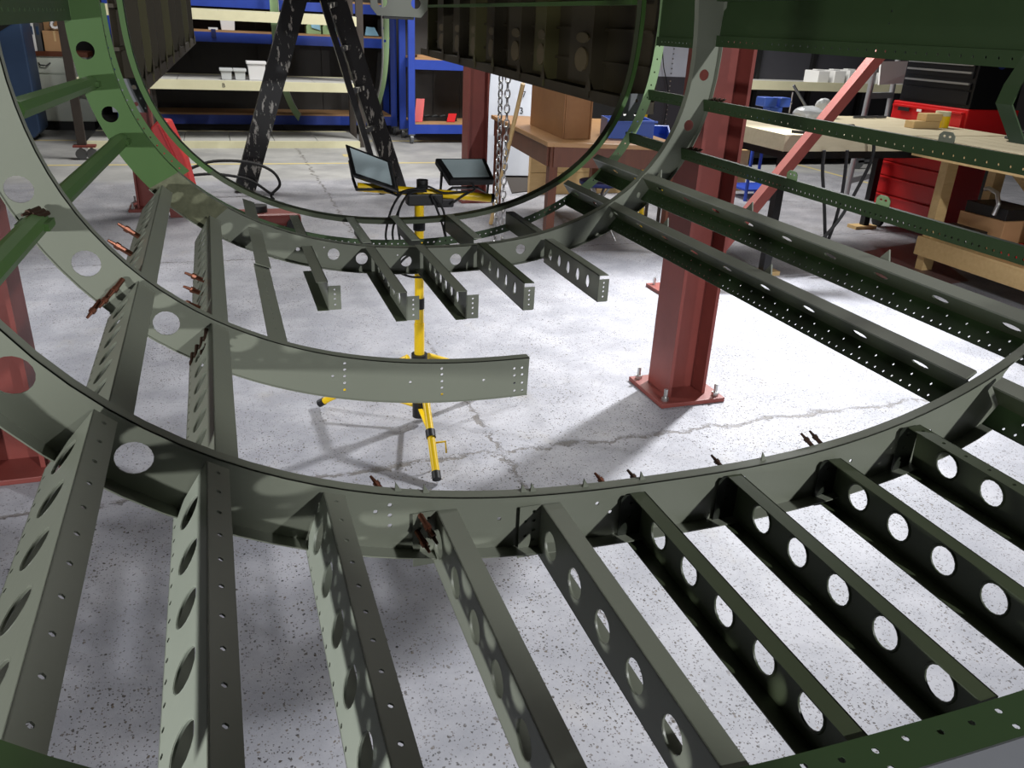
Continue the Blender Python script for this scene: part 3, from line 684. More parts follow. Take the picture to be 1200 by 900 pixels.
# ------------------------------------------------------------------ yellow tripod stand with two floodlights
sx_, sy_ = .716, 3.10
ts = thing('work_light_stand', 'yellow tripod work light stand with two black floodlights', 'light stand', (sx_, sy_, 0))
zt = 1.0
pole = MB().cyl((sx_, sy_, .05), (sx_, sy_, .46), .021).cyl((sx_, sy_, .46), (sx_, sy_, zt), .0185).build('pole', YELLOW, ts, smooth=40)
for z, hh, r in ((at(494, 355, Y=sy_).z, .045, .0215), (at(496, 262, Y=sy_).z, .05, .024), (.07, .07, .03), (at(490, 421, Y=sy_).z, .05, .034)):
    MB().cyl((sx_, sy_, z - hh / 2), (sx_, sy_, z + hh / 2), r, None, 16).build('collar', BLACK, pole, smooth=40)
zc = at(490, 421, Y=sy_).z
for px, py in ((512, 562), (374, 473), (602, 446)):
    ft = at(px, py, Z=.02); hp = Vector((sx_, sy_, zc)); d = (Vector((ft.x, ft.y, 0)) - Vector((sx_, sy_, 0))).normalized()
    top = hp + d * .05
    lg = MB().tube([top, top.lerp(ft, .97)], .015, 12).build('leg', YELLOW, ts, smooth=40)
    MB().tube([top.lerp(ft, .94), ft], .0175, 12).build('rubber_foot', BLACK, lg, smooth=40)
    MB().bar((sx_ + d.x * .02, sy_ + d.y * .02, .08), top.lerp(ft, .62), .018, .006).build('brace', YELLOW, ts)
    MB().tube([top.lerp(ft, .60), top.lerp(ft, .66)], .0195, 12).build('clamp', BLACK, lg, smooth=40)
fo = at(512, 562, Z=.02); hk = Vector((sx_, sy_, zc)).lerp(fo, .72)
MB().tube([hk, hk + Vector((.055, 0, 0)), hk + Vector((.06, 0, -.05))], .004, 6).build('hook', YELLOW, ts)
bl, br = at(419, 219, Y=sy_ + .02), at(575, 232, Y=sy_ - .02)
bar = MB().tube([bl, br], .0165, 12).build('crossbar', YELLOW, ts, smooth=40)
MB().tube([br, br + (br - bl).normalized() * .012], .018, 12).build('end_cap', BLACK, bar)
MB().box((sx_ + .02, sy_, zt - .03), (.14, .05, .045)).box((sx_ + .10, sy_, zt - .045), (.07, .04, .035)).build('clamp_block', BLACK, ts, bevel=.006)
MB().cyl((sx_ + .01, sy_ - .01, zt + .01), (sx_ + .01, sy_ - .01, zt + .045), .022).build('knob', BLACK, ts, smooth=40)
def flood(c4, lab):
    c4 = [Vector(c) for c in c4]; n = (c4[1] - c4[0]).cross(c4[3] - c4[0]).normalized()
    body = quadbox(c4, -.03, 'floodlight', BLACK, ts, bevel=.006) if n.y < 0 else quadbox(c4, .03, 'floodlight', BLACK, ts, bevel=.006)
    nn = n if n.y < 0 else -n
    cc = sum(c4, Vector()) / 4; q = [cc + (c - cc) * .80 + nn * .0015 for c in c4]
    tag(quadbox(q, .002 if n.y < 0 else -.002, 'glass', GLASS_L, body), 'pale frosted glass')
    e = [(c4[2] + c4[3]) / 2 - nn * .02, None]
    mid = (c4[0] + c4[3]) / 2, (c4[1] + c4[2]) / 2
    tgt = Vector(((c4[2].x + c4[3].x) / 2, sy_, zt + .01))
    MB().tube([mid[0] - nn * .015, mid[0] - nn * .06 + Vector((0, 0, -.05)), tgt + Vector((-.05, 0, 0)), tgt, tgt + Vector((.05, 0, 0)), mid[1] - nn * .06 + Vector((0, 0, -.05)), mid[1] - nn * .015], .006, 6).build('bracket', BLACK, body)
    fin = MB()
    tag(body, lab); return body
flood([at(527, 211, Y=3.05), at(580, 210, Y=3.05), at(569, 185, Y=3.17), at(510, 185, Y=3.17)], 'right floodlight, tilted up')
flood([at(413, 205, Y=3.10), at(466, 223, Y=3.0), at(459, 189, Y=3.06), at(404, 168, Y=3.18)], 'left floodlight, leaning')
def cable(name, pts, r, m, parent=None, res=6):
    P_ = [Vector(p) for p in pts]; out = []
    for i in range(len(P_) - 1):
        p0 = P_[max(i - 1, 0)]; p1 = P_[i]; p2 = P_[i + 1]; p3 = P_[min(i + 2, len(P_) - 1)]
        for k in range(res):
            t = k / res; out.append(.5 * ((2 * p1) + (p2 - p0) * t + (2 * p0 - 5 * p1 + 4 * p2 - p3) * t * t + (3 * p1 - p0 - 3 * p2 + p3) * t ** 3))
    out.append(P_[-1])
    return MB().tube(out, r, 6).build(name, m, parent, smooth=60)
for k, pp_ in enumerate([[(497, 222), (478, 228), (466, 250), (460, 272), (463, 292)], [(500, 224), (482, 226), (470, 240), (466, 260), (470, 290)], [(498, 222), (474, 224), (459, 245), (452, 275), (456, 290)],
                         [(505, 228), (512, 245), (519, 265), (524, 290)], [(508, 230), (520, 248), (522, 275), (528, 292)], [(508, 292), (478, 300), (466, 316), (480, 324), (500, 325)], [(452, 221), (475, 226), (498, 218), (520, 226), (548, 224)], [(530, 238), (545, 228), (556, 222), (552, 214)]]):
    cable('power_cable', [at(x, y, Y=sy_ - .035 - .006 * (k % 3)) for x, y in pp_], .0045, RUBBER, ts)

# ------------------------------------------------------------------ black A-frame trestle
ta = thing('a_frame_trestle', 'scuffed black A-frame steel trestle behind the light stand', 'trestle', (.95, 8.4, 0))
YA = 8.40
def along(a, b, t): return Vector(a).lerp(Vector(b), t)
la, lb = at(286, 222, Y=YA), at(357, -40, Y=YA)
la.z = 0
MB().bar(la, lb, .19, .12, (0, 1, 0)).build('leg', SCUFF, ta)
ra, rb_ = at(466, 225, Y=YA), at(381, -40, Y=YA); ra.z = 0
MB().bar(ra, rb_, .17, .12, (0, 1, 0)).build('leg', SCUFF, ta)
ra2, rb2 = at(448, 225, Y=YA - .25), at(366, -40, Y=YA - .25); ra2.z = 0
MB().bar(ra2, rb2, .055, .06, (0, 1, 0)).build('ladder_rail', BLACK_P, ta)
for t in (.12, .3, .48, .66, .84, .96):
    MB().bar(along(ra2, rb2, t), along(ra, rb_, t + .01) , .05, .04).build('rung', SCUFF, ta)
MB().bar(along(la, lb, .86), along(ra, rb_, .86), .04, .04).build('cross_tie', SCUFF, ta)
ap = (lb + rb_) / 2
MB().box((ap.x, YA, ap.z + .03), (.55, .2, .16)).build('head_plate', BLACK_P, ta)

# ------------------------------------------------------------------ cream rack and blue racks at the back
def letter(name, s, size, p, m, parent, up=(0, 0, 1), right=(1, 0, 0)): return text_obj(name, s, size, Vector(p), rotm(right, up), m, parent)
YR = 11.3
tr = thing('cream_rack', 'cream board rack with three long shelves marked B', 'rack', (.3, YR, 0))
xa, xb = -1.50, at(420, 100, Y=YR).x
for py in (20, 101, 171):
    z = at(300, py, Y=YR).z
    sh = MB().lohi((xa, YR, z - .055), (xb, YR + .05, z + .055)).build('shelf_beam', CREAM, tr)
    n = 6
    for i in range(n):
        u0, u1 = xa + (xb - xa) * i / n, xa + (xb - xa) * (i + 1) / n
        MB().lohi((u0 + .004, YR + .05, z + .025), (u1 - .004, YR + .95, z + .06)).build('shelf_board', BOARD, sh)
    MB().lohi((xa, YR + .95, z - .03), (xb, YR + .99, z + .07)).build('rear_beam', CREAM, sh)
    if py == 101: letter('letter_marking', 'B', .07, (at(262, 101, Y=YR).x, YR - .002, z), BLACK, sh)
for x in (xa + .75, xb + .05):
    for y in (YR + .09, YR + .9):
        MB().lohi((x - .045, y - .03, 0), (x + .045, y + .03, 2.4)).build('upright', DSTEEL, tr)
def blue_rack(x0, x1, y, zs, label, name='blue_rack', posts=True, depth=.6, h=2.4, back=True):
    t = thing(name, label, 'rack', ((x0 + x1) / 2, y, 0), 'blue steel racks')
    for x in (x0, x1):
        for yy in (y, y + depth):
            MB().lohi((x - .045, yy - .03, .12), (x + .045, yy + .03, h)).build('upright', BLUE, t)
            MB().cyl((x - .02, yy, .06), (x + .02, yy, .06), .06, None, 14).lohi((x - .04, yy - .04, .11), (x + .04, yy + .04, .13)).build('caster', STEELG, t)
    for z in zs:
        b = MB().lohi((x0 + .045, y - .02, z - .065), (x1 - .045, y + .02, z + .06)).build('shelf_beam', BLUE, t)
        MB().lohi((x0 + .045, y + depth - .02, z - .065), (x1 - .045, y + depth + .02, z + .06)).build('shelf_beam', BLUE, t)
        MB().lohi((x0 + .045, y - .018, z + .06), (x1 - .045, y + depth + .02, z + .085)).build('shelf_board', CARD, b)
    if back:
        n = 4
        for i in range(n):
            u0, u1 = x0 + .05 + (x1 - x0 - .1) * i / n, x0 + .05 + (x1 - x0 - .1) * (i + 1) / n
            MB().lohi((u0 + .004, y + depth + .03, .2), (u1 - .004, y + depth + .045, h - .05)).build('back_panel', GREYB, t)
    return t
YBR = 12.65
zz = [at(300, 4, Y=YBR).z, at(300, 45, Y=YBR).z, at(300, 140, Y=YBR).z]
blue_rack(-1.2, at(461, 100, Y=YBR).x, YBR, zz, 'long blue rack with dark back panels behind the cream rack')
YB2 = 11.75
xq = at(482, 100, Y=YB2).x
z2 = [at(510, 76, Y=YB2).z, at(510, 151, Y=YB2).z, 1.98]
blue_rack(xq, xq + 1.75, YB2, z2, 'blue rack on casters just left of the back red column')
# pale green spare hoop leaning in front of the blue rack
YH = 12.43
th_ = thing('spare_hoop', 'pale green spare frame hoop hung between the cream and blue racks', 'frame', (at(388, 100, Y=YH).x, YH, 0))
cpx = at(388, 20, Y=YH); wpx = at(456, 20, Y=YH).x - cpx.x
def hp(ph, k=0):
    r = se(ph, wpx, 1.60, 2.6) - k; return cpx.x + r * math.sin(ph), cpx.z - r * math.cos(ph)
for s_ in (-1, 1):
    pl_ = [s_ * p for p in lin_(.36, 2.2, 40)]
    hz = [hp(p) for p in pl_]; hz2 = [hp(p, .11) for p in pl_]
    hl = [circle(at(448, 33, Y=YH).x, at(448, 33, Y=YH).z, .026, 10), circle(at(451, 48, Y=YH).x, at(451, 48, Y=YH).z, .02, 10)] if s_ > 0 else []
    wb = plate_mb(hz + hz2[::-1], hl, xz(YH), 0, .008).build('side_web', LGREEN, th_)
    MB().strip([(x, YH, z) for x, z in hz2], [(x, YH - .10, z) for x, z in hz2], lambda i: (.004 * math.sin(pl_[i]), 0, -.004 * math.cos(pl_[i]))).build('flange', BOARD, wb)
# tubs on the shelves
def tub(px, py, Y, wd, hh, dp, m, lab, name='plastic_tub', lid=True, cat='tub'):
    p = at(px, py, Y=Y); z = p.z
    t = thing(name, lab, cat, (p.x, Y + dp / 2, z))
    mb = MB(); a, b = wd / 2, dp / 2; c = .86
    mb.add([(p.x + u * a * k, Y + b + v * b * k, z + h_) for k, h_ in ((c, 0), (1, hh)) for u, v in ((-1, -1), (1, -1), (1, 1), (-1, 1))], [(3, 2, 1, 0), (4, 5, 6, 7)] + [(i, (i + 1) % 4, 4 + (i + 1) % 4, 4 + i) for i in range(4)])
    mb.build('body', m, t, bevel=.006)
    if lid: MB().lohi((p.x - a - .012, Y - .012, z + hh - .03), (p.x + a + .012, Y + dp + .012, z + hh + .004)).build('lid', m, t, bevel=.006)
    return t
zB = at(300, 101, Y=YR).z + .061
def on(px, Y, z): # pixel row of a resting height
    return at(px, 50, Y=Y).x
def tub_at(x, Y, z, wd, hh, dp, m, lab, **k):
    t = tub(600, 100, 1, wd, hh, dp, m, lab, **k); 
    off = Vector((x, Y, z)) - Vector((at(600, 100, Y=1).x, 1, at(600, 100, Y=1).z))
    t.location += off
    for o in t.children: o.matrix_parent_inverse = Matrix.Identity(4); o.data.transform(Matrix.Translation(-(t.location - off)))
    return t
zB2 = zz[1] + .086
tub_at(at(301, 85, Y=11.45).x, 11.42, zB, .22, .22, .2, WHITE_P, 'tall white lidded tub beside two clear boxes on the cream shelf')
b1_ = tub_at(at(281, 85, Y=11.45).x, 11.40, zB, .135, .13, .18, WHITE_T, 'small clear clip box next to the tall white tub', name='clip_box', cat='box')
b2_ = tub_at(at(265, 85, Y=11.45).x, 11.40, zB, .135, .13, .18, WHITE_T, 'small clear clip box, left one on the cream shelf', name='clip_box', cat='box')
tub_at(at(267, 32, Y=12.8).x, 12.75, zB2, .20, .20, .18, WHITE_P, 'white tub on the middle shelf of the blue rack')
tcl = thing('spring_clamp', 'blue and white clamp on the edge of the blue rack shelf', 'clamp', (at(250, 38, Y=12.6).x, 12.6, zB2))
pc = at(250, 36, Y=12.6)
MB().lohi((pc.x - .06, 12.64, zB2), (pc.x + .06, 12.71, zB2 + .03)).build('jaw', WHITE_P, tcl); MB().lohi((pc.x - .03, 12.60, zB2 - .10), (pc.x + .03, 12.628, zB2 + .01)).build('grip', BLUE_T, tcl)
for px, lab in ((368, 'green hanging bin with a pale blue card, left one of the shelf bins'), (387, 'green hanging bin with a pale blue card beside the trestle leg')):
    x = at(px, 35, Y=12.75).x
    t = thing('parts_bin', lab, 'bin', (x, 12.8, zB2))
    MB().prism([(-.10, 0), (.10, 0), (.10, .16), (0, .20), (-.10, .10)], lambda u, v, d: (x + u, 12.78 + d, zB2 + v), 0, .25).build('body', LGREEN, t)
    quadbox([(x - .03, 12.76, zB2 + .08), (x + .09, 12.77, zB2 + .05), (x + .07, 12.76, zB2 + .22), (x - .06, 12.76, zB2 + .21)], .006, 'card', mat('pale_blue_card', (150, 200, 226), .6), t)
x = at(435, 43, Y=12.75).x
t = tag(quadbox([(x - .10, 12.7, zB2 + .005), (x + .10, 12.7, zB2 + .005), (x + .06, 12.8, zB2 + .11), (x - .06, 12.8, zB2 + .12)], .01, 'card_pad', MATS['pale_blue_card']), 'pale blue card pad on the shelf right of the trestle', 'card')
zr = z2[1] + .086
for px, lab, r in ((490, 'small red board leaning on the lower shelf of the caster rack', .4), (528, 'small red board lying by the black tools', 1.2)):
    p = at(px, 140, Y=11.8); x = p.x
    tag(quadbox([(x - .06, 11.80, zr), (x + .06, 11.80, zr), (x + .12, 11.92, zr + .12 / r), (x, 11.92, zr + .12 / r)], .012, 'red_board', RED_B), lab, 'board')
t = thing('tool_tray', 'black tray of tools on the lower shelf of the caster rack', 'tray', (at(515, 140, Y=11.9).x, 11.9, zr))
x = t.location.x
MB().lohi((x - .27, 11.94, zr), (x + .27, 12.14, zr + .05)).build('tray', BLACK, t)
for i in range(4): MB().tube([(x - .2 + .12 * i, 12.0, zr + .06), (x - .12 + .12 * i, 12.06, zr + .065)], .012, 8).build('tool', STEELG, t)
t = tag(MB().lohi((at(497, 70, Y=11.8).x - .1, 11.80, z2[0] + .086), (at(497, 70, Y=11.8).x + .1, 11.95, z2[0] + .12)).build('folded_cloth', CARD), 'pale tan bundle on the upper shelf of the caster rack', 'cloth')

# ------------------------------------------------------------------ left background
YC = 13.0
xc0, xc1 = at(34, 110, Y=YC).x, at(108, 110, Y=YC).x
tc_ = thing('base_cabinet', 'pale laminate base cabinet with brown worktop at far left', 'cabinet', ((xc0 + xc1) / 2, YC, 0))
zw = at(60, 66, Y=YC).z
MB().lohi((xc0, YC, .12), (xc1, YC + .55, zw)).build('body', CREAM_C, tc_); MB().lohi((xc0 + .03, YC + .04, 0), (xc1 - .03, YC + .5, .12)).build('plinth', BLACK, tc_)
MB().lohi((xc0 - .3, YC - .03, zw), (xc1 + .02, YC + .58, zw + .06)).build('worktop', WOOD_D, tc_)
xm = xc0 + (xc1 - xc0) * .66
dr = MB().lohi((xc0 + .01, YC - .02, zw - .21), (xm - .005, YC, zw - .02)).build('drawer', CREAM_C, tc_, bevel=.004)
xh = (xc0 + xm) / 2
MB().tube([(xh - .07, YC - .022, zw - .08), (xh - .05, YC - .05, zw - .11), (xh + .02, YC - .05, zw - .115), (xh + .07, YC - .022, zw - .08)], .008, 6).build('handle', BLACK, dr)
MB().lohi((xc0 + .01, YC - .02, .13), (xm - .005, YC, zw - .23)).build('door', CREAM_C, tc_, bevel=.004)
MB().lohi((xm + .005, YC - .02, .13), (xc1 - .01, YC, zw - .02)).build('door', CREAM_C, tc_, bevel=.004)
zt_ = zw + .061
x = at(32, 40, Y=YC).x
for i in range(4):
    t = thing('ring_binder', ['white binder nearest the blue container', 'white binder second from the blue container', 'white binder third from the blue container', 'grey binder beside the cardboard box'][i], 'binder', (x - .09 + .07 * i, YC + .1, zt_), 'binders on the far worktop')
    MB().lohi((x - .12 + .07 * i, YC + .02, zt_), (x - .058 + .07 * i, YC + .27, zt_ + .36 - .02 * (i % 2))).build('cover', PAPER if i < 3 else STEELG, t)
    MB().lohi((x - .105 + .07 * i, YC + .016, zt_ + .2), (x - .073 + .07 * i, YC + .02, zt_ + .3)).build('spine_label', BLUE_D, t)
tag(MB().lohi((x - .12, YC + .02, zt_ + .362), (x + .02, YC + .27, zt_ + .41)).build('yellow_box', YELLOW), 'flat yellow box lying on the white binders', 'box')
def cardbox(x0, x1, y0, y1, z0, z1, lab):
    t = thing('cardboard_box', lab, 'box', ((x0 + x1) / 2, (y0 + y1) / 2, z0))
    MB().lohi((x0, y0, z0), (x1, y1, z1)).build('carton', CARD, t, bevel=.004)
    MB().lohi(((x0 + x1) / 2 - .012, y0 - .001, z0 + .5 * (z1 - z0)), ((x0 + x1) / 2 + .012, y1 + .001, z1 + .002)).build('tape', mat('brown_tape', (206, 176, 130), .35), t)
    return t
xa_ = at(44, 50, Y=YC).x; xb_ = at(72, 50, Y=YC).x
xa_ += .07; xb_ += .07
cardbox(xa_, xb_, YC + .02, YC + .3, zt_, zt_ + .25, 'cardboard box on the brown worktop at far left')
cardbox(xa_ - .02, xa_ + .18, YC + .34, YC + .54, zt_, zt_ + .48, 'taller cardboard box standing behind the front box on the far worktop')
bg = MB().ring((xa_ + .17, YC + .15, zt_ + .345), .05, .025, (.2, -1, .3), 12, 6, 1.6, 1).build('plastic_bag_roll', WHITE_P, smooth=60); tag(bg, 'crumpled whitish bag roll on top of the cardboard box', 'bag')
# blue container
YD = 11.9; xr = at(47, 150, Y=YD).x
tbx = thing('blue_container', 'tall dark blue container with sloping top at the left edge', 'container', (xr - .35, YD + .3, 0))
zt1, zt0 = at(24, 22, Y=YD).z, at(0, 46, Y=YD).z - .25
MB().prism([(-.8, .12), (-.72, .04), (-.08, .04), (0, .12), (0, zt1), (-.8, zt0)], lambda u, v, d: (xr + u, YD + d, v), 0, .6).build('shell', BLUE_D, tbx, bevel=.02)
for sx in (-.6, -.15): MB().lohi((xr + sx - .05, YD + .1, 0), (xr + sx + .05, YD + .5, .05)).build('skid', BLACK, tbx)
# steel upright on a caster
p = at(99, 187, Z=0)
tu = thing('steel_upright', 'brown steel upright on a caster in front of the pale cabinet', 'post', (p.x, p.y, 0))
MB().lohi((p.x - .045, p.y - .03, .16), (p.x + .045, p.y + .03, 2.3)).build('post', DSTEEL, tu)
MB().lohi((p.x - .09, p.y - .07, .14), (p.x + .14, p.y + .07, .16)).build('foot_plate', RED, tu)
for dx in (-.02, .09): MB().cyl((p.x + dx, p.y - .02, .06), (p.x + dx, p.y + .02, .06), .06, None, 14).cyl((p.x + dx, p.y, .06), (p.x + dx, p.y, .14), .015).build('caster', STEELG, tu, smooth=40)
# red plastic guard and jack by the left rear column
tg = thing('red_guard', 'bright red curved plastic guard beside the left rear column', 'guard', (-.18, 7.3, 0))
pg = [at(176, 150, Y=7.3), at(185, 141, Y=7.3), at(196, 142, Y=7.3), at(216, 186, Y=7.3), at(226, 222, Y=7.3), at(202, 228, Y=7.3)]
MB().add([*pg, *[q + Vector((.03, .18, 0)) for q in pg]], [tuple(range(6))[::-1], tuple(range(6, 12))] + [(i, (i + 1) % 6, 6 + (i + 1) % 6, 6 + i) for i in range(6)]).build('panel', PINK, tg, bevel=.012)
q0, q1 = at(186, 146, Y=7.28), at(208, 192, Y=7.28)
MB().bar(q0, q1, .012, .02, (0, 1, 0)).build('crease', RED_B, tg)
zmin = min(q.z for q in pg)
MB().lohi((pg[4].x - .2, 7.32, 0), (pg[4].x - .05, 7.45, zmin + .05)).build('stand', RED, tg)
pj = at(318, 246, Z=.16)
tj = thing('red_jack', 'low red trolley jack with black fittings under the trestle leg', 'jack', (pj.x, pj.y, 0))
MB().lohi((pj.x - .36, pj.y - .13, .05), (pj.x + .22, pj.y + .13, .15)).build('body', RED, tj, bevel=.03)
MB().cyl((pj.x - .1, pj.y, .15), (pj.x - .1, pj.y, .2), .07).build('saddle', BLACK, tj, smooth=40)
for dx in (-.3, .16):
    for dy in (-.14, .14): MB().cyl((pj.x + dx, pj.y + dy - .02, .06), (pj.x + dx, pj.y + dy + .02, .06), .06).build('wheel', BLACK, tj, smooth=40)
for k, L_ in enumerate([[(222, 198), (250, 189), (290, 190), (318, 200), (328, 216), (318, 228)], [(220, 206), (250, 204), (290, 210), (316, 226)]]):
    tag(cable('air_hose', [Vector((at(x, y, Y=7.9 + .3 * k).x, 7.9 + .3 * k, max(.016, at(x, y, Y=7.9 + .3 * k).z))) for x, y in L_] + [Vector((at(318, 228, Y=7.9 + .3 * k).x + .02, 7.9 + .3 * k, .016))], .014, RUBBER), ['black hose looping up beside the trestle foot', 'lower black hose running beside the trestle foot'][k], 'hose')

# ------------------------------------------------------------------ desk group in the middle distance
ZD = .83
A, B, C = at(645, 166, Z=ZD), at(768, 170, Z=ZD), at(580, 135, Z=ZD)
e1, e2_ = (B - A), (C - A); u1, u2 = e1.normalized(), e2_.normalized()
e1 = u1 * 1.0
Dk = A + e1 + e2_
td = thing('wooden_desk', 'brown wooden desk with honey coloured top carrying a plywood box', 'desk', (A.x, A.y, 0))
quadbox([A - u1 * .03 - u2 * .03, A + e1 - u2 * .03 + u1 * .03, Dk + u1 * .03 + u2 * .03, C - u1 * .03 + u2 * .03], -.035, 'tabletop', WOOD_T, td, bevel=.006)
for a, b in ((A, A + e1), (A, C), (C, Dk), (A + e1, Dk)):
    d = (b - a).normalized(); i = Vector((0, 0, -.10)); 
    MB().bar(a + i + d * .03 + (u1 + u2) * .0, b + i - d * .03, .025, .16).build('apron', WOOD_D, td)
for c in (A, A + e1, C, Dk):
    s = u1 * (.035 if c in (A, C) else -.035) + u2 * (.035 if c in (A, A + e1) else -.035); cc = c + s
    MB().bar((cc.x, cc.y, 0), (cc.x, cc.y, ZD - .035), .065, .065).build('leg', WOOD_D, td)
bA, bB, bC = at(659, 163, Z=ZD), at(692, 163, Z=ZD), at(621, 146, Z=ZD)
bw = (bB - bA); bd = (bC - bA)
tbx = thing('plywood_box', 'tall brown plywood box standing on the wooden desk', 'box', (bA.x, bA.y, ZD))
bb = MB(); up = Vector((0, 0, .52)); cs = [bA, bA + bw, bA + bw + bd, bA + bd]
bb.add(cs + [c + up for c in cs], [(3, 2, 1, 0), (4, 5, 6, 7)] + [(i, (i + 1) % 4, 4 + (i + 1) % 4, 4 + i) for i in range(4)]); bb.build('case', PLY, tbx, bevel=.004)
for s_, k in ((.06, 0), (.94, 0)):
    q = bA + bw * s_ - u2 * .004
    MB().bar(q, q + up, .02, .01).build('corner_strip', PLY, tbx)
def tray(c, wd, dp, hh, rot, m, lab, tilt=None):
    t = thing('plastic_tray', lab, 'tray', c)
    R = Matrix.Rotation(rot, 3, 'Z')
    if tilt: R = R @ Matrix.Rotation(tilt, 3, 'X')
    def bx(lo, hi): 
        m_ = MB(); m_.lohi(lo, hi); m_.v = [tuple(R @ Vector(v) + Vector(c)) for v in m_.v]; return m_
    a, b = wd / 2, dp / 2; w_ = .012
    bx((-a, -b, 0), (a, b, w_)).build('base', m, t)
    for lo, hi in (((-a, -b, w_), (a, -b + w_, hh)), ((-a, b - w_, w_), (a, b, hh)), ((-a, -b + w_, w_), (-a + w_, b - w_, hh)), ((a - w_, -b + w_, w_), (a, b - w_, hh))): bx(lo, hi).build('side', m, t)
    bx((-a - .02, -b - .02, hh - .015), (a + .02, -b, hh)).build('rim', m, t)
    return t
rz = math.atan2(u1.y, u1.x)
c1 = A + u1 * .74 + u2 * .45; c1.z = ZD + .002
tray(c1, .36, .30, .14, rz, BLUE_P, 'blue plastic tray on the desk beside the plywood box')
c2 = c1 + Vector((0, 0, .016)); 
tag(MB().lohi((c2.x - .07, c2.y - .05, c2.z), (c2.x + .07, c2.y + .05, c2.z + .15)).build('paper_pack', PAPER, bevel=.005), 'white paper pack standing in the blue tray', 'paper')
c3 = Vector((3.64, 6.5, .62))
tt = thing('tray_stand', 'dark stand holding the tilted blue tray beside the desk', 'stand', (c3.x, c3.y + .1, 0))
MB().lohi((c3.x - .14, c3.y + .06, .58), (c3.x + .14, c3.y + .34, .60)).build('top', DSTEEL, tt)
for dx in (-.12, .12):
    for dy in (.08, .32): MB().lohi((c3.x + dx - .012, c3.y + dy - .012, 0), (c3.x + dx + .012, c3.y + dy + .012, .58)).build('leg', DSTEEL, tt)
tray((c3.x, c3.y + .14, .70), .30, .24, .10, rz, BLUE_P, 'blue plastic tray tilted beside the right end of the desk', .6)
# white marked panel behind the desk
tp = thing('marked_panel', 'pale panel marked 7 and 3 leaning behind the desk', 'panel', (3.2, 9.0, 0))
v0, v1 = at(566, 186, Y=9.0), at(650, 195, Y=8.9); v0.z = .02; v1.z = .02
v2, v3 = at(655, 60, Y=9.4), at(577, 60, Y=9.4)
pn = quadbox([v0, v1, v2, v3], .03, 'sheet', PANEL_W, tp)
rgt = (v1 - v0).normalized(); upv = (v3 - v0).normalized(); nrm = rgt.cross(upv).normalized()
R3 = Matrix((rgt, nrm.cross(rgt), nrm)).transposed()
def onp(px, py):
    d = CM @ _k(px, py); t_ = (v0 - CAM).dot(nrm) / d.dot(nrm); return CAM + d * t_
sgn = -1 if nrm.y > 0 else 1
for ch, px, py in (('7', 614, 111), ('3', 611, 130)):
    text_obj('number_marking', ch, .10, onp(px, py) + nrm * (sgn * .003 if sgn > 0 else -.003), R3, BLACK, pn)
for i, (px, py) in enumerate([(576, 100), (575, 106), (575, 113), (574, 119), (606, 184), (616, 186), (628, 189)]):
    c = onp(px, py); MB().bar(c - rgt * .035 if i < 4 else c - upv * .02, c + rgt * .035 if i < 4 else c + upv * .02, .008, .006).build('tick_mark', BLACK if i > 3 else PAPER, pn)
# chain and pole
def chain(px, lab, ph):
    t = thing('hanging_chain', lab, 'chain', (at(px, 240, Y=5.6).x, 5.6, .1), 'steel chains in front of the desk')
    x = at(px, 170, Y=5.6).x; z = at(px, 252, Y=5.6).z; me = None; i = 0
    mb = MB().ring((0, 0, 0), .017, .006, (0, 1, 0), 10, 5, 1, 1.8, (1, 0, 0)); 
    m0 = mb.mesh('chain_link', STEEL); shade(m0, 60)
    z = .04
    while z < 1.7:
        o = link('chain_link', m0, t); o.matrix_parent_inverse = Matrix.Translation(-t.location)
        o.location = (x + .002 * math.sin(z * 9), 5.6, z); o.rotation_euler = (0, 0, ph + (PI / 2 if i % 2 else 0)); z += .049; i += 1
    return t
chain(584.5, 'left strand of the bright steel chain hanging before the desk', .5); chain(592.5, 'right strand of the bright steel chain hanging before the desk', 1.1)
tag(MB().tube([at(575, 262, Z=.01), at(613, 98, Y=6.15)], .018, 8).build('wooden_pole', WOOD_P, smooth=60), 'pale wooden pole leaning beside the chains', 'pole')
# stool, planks, crate, dark floor patch
ps = at(703, 214, Z=.46)
tst = thing('folding_stool', 'stool with dark blue seat and chrome legs under the desk end', 'stool', (ps.x, ps.y, 0))
MB().tube([(ps.x, ps.y, .44), (ps.x, ps.y, .455), (ps.x, ps.y, .475), (ps.x, ps.y, .48)], 1, 20, True, [.155, .17, .17, .15]).build('seat', BLUE_T, tst, smooth=50)
for a in range(4):
    an = a * PI / 2 + .6; d = Vector((math.cos(an), math.sin(an), 0))
    MB().tube([Vector((ps.x, ps.y, .44)) - d * .1, Vector((ps.x, ps.y, .0)) + d * .2 + Vector((0, 0, .012))], .011, 8).build('leg', STEEL, tst, smooth=50)
pw = at(790, 225, Z=0); yw = pw.y
for k in range(2):
    zb = .001 + .225 * k
    tag(MB().lohi((3.0, yw, zb), (pw.x + .9, yw + .06, zb + .222)).build('pine_plank', WOOD_P, bevel=.004), ['lower pine plank lying on edge behind the desk legs', 'upper pine plank lying on edge behind the desk legs'][k], 'plank', 'pine planks behind the desk')
pk = at(612, 197, Z=0)
tck = thing('pine_crate', 'low open pine crate at the back of the desk, yellow rope beside it', 'crate', (pk.x, pk.y, 0))
MB().lohi((pk.x - .1, pk.y, .0), (pk.x + .75, pk.y + .025, .2)).build('front_board', WOOD_P, tck); MB().lohi((pk.x - .1, pk.y + .4, .0), (pk.x + .75, pk.y + .425, .2)).build('rear_board', WOOD_P, tck)
for xx in (-.1, .725): MB().lohi((pk.x + xx, pk.y + .025, 0), (pk.x + xx + .025, pk.y + .4, .2)).build('end_board', WOOD_P, tck)
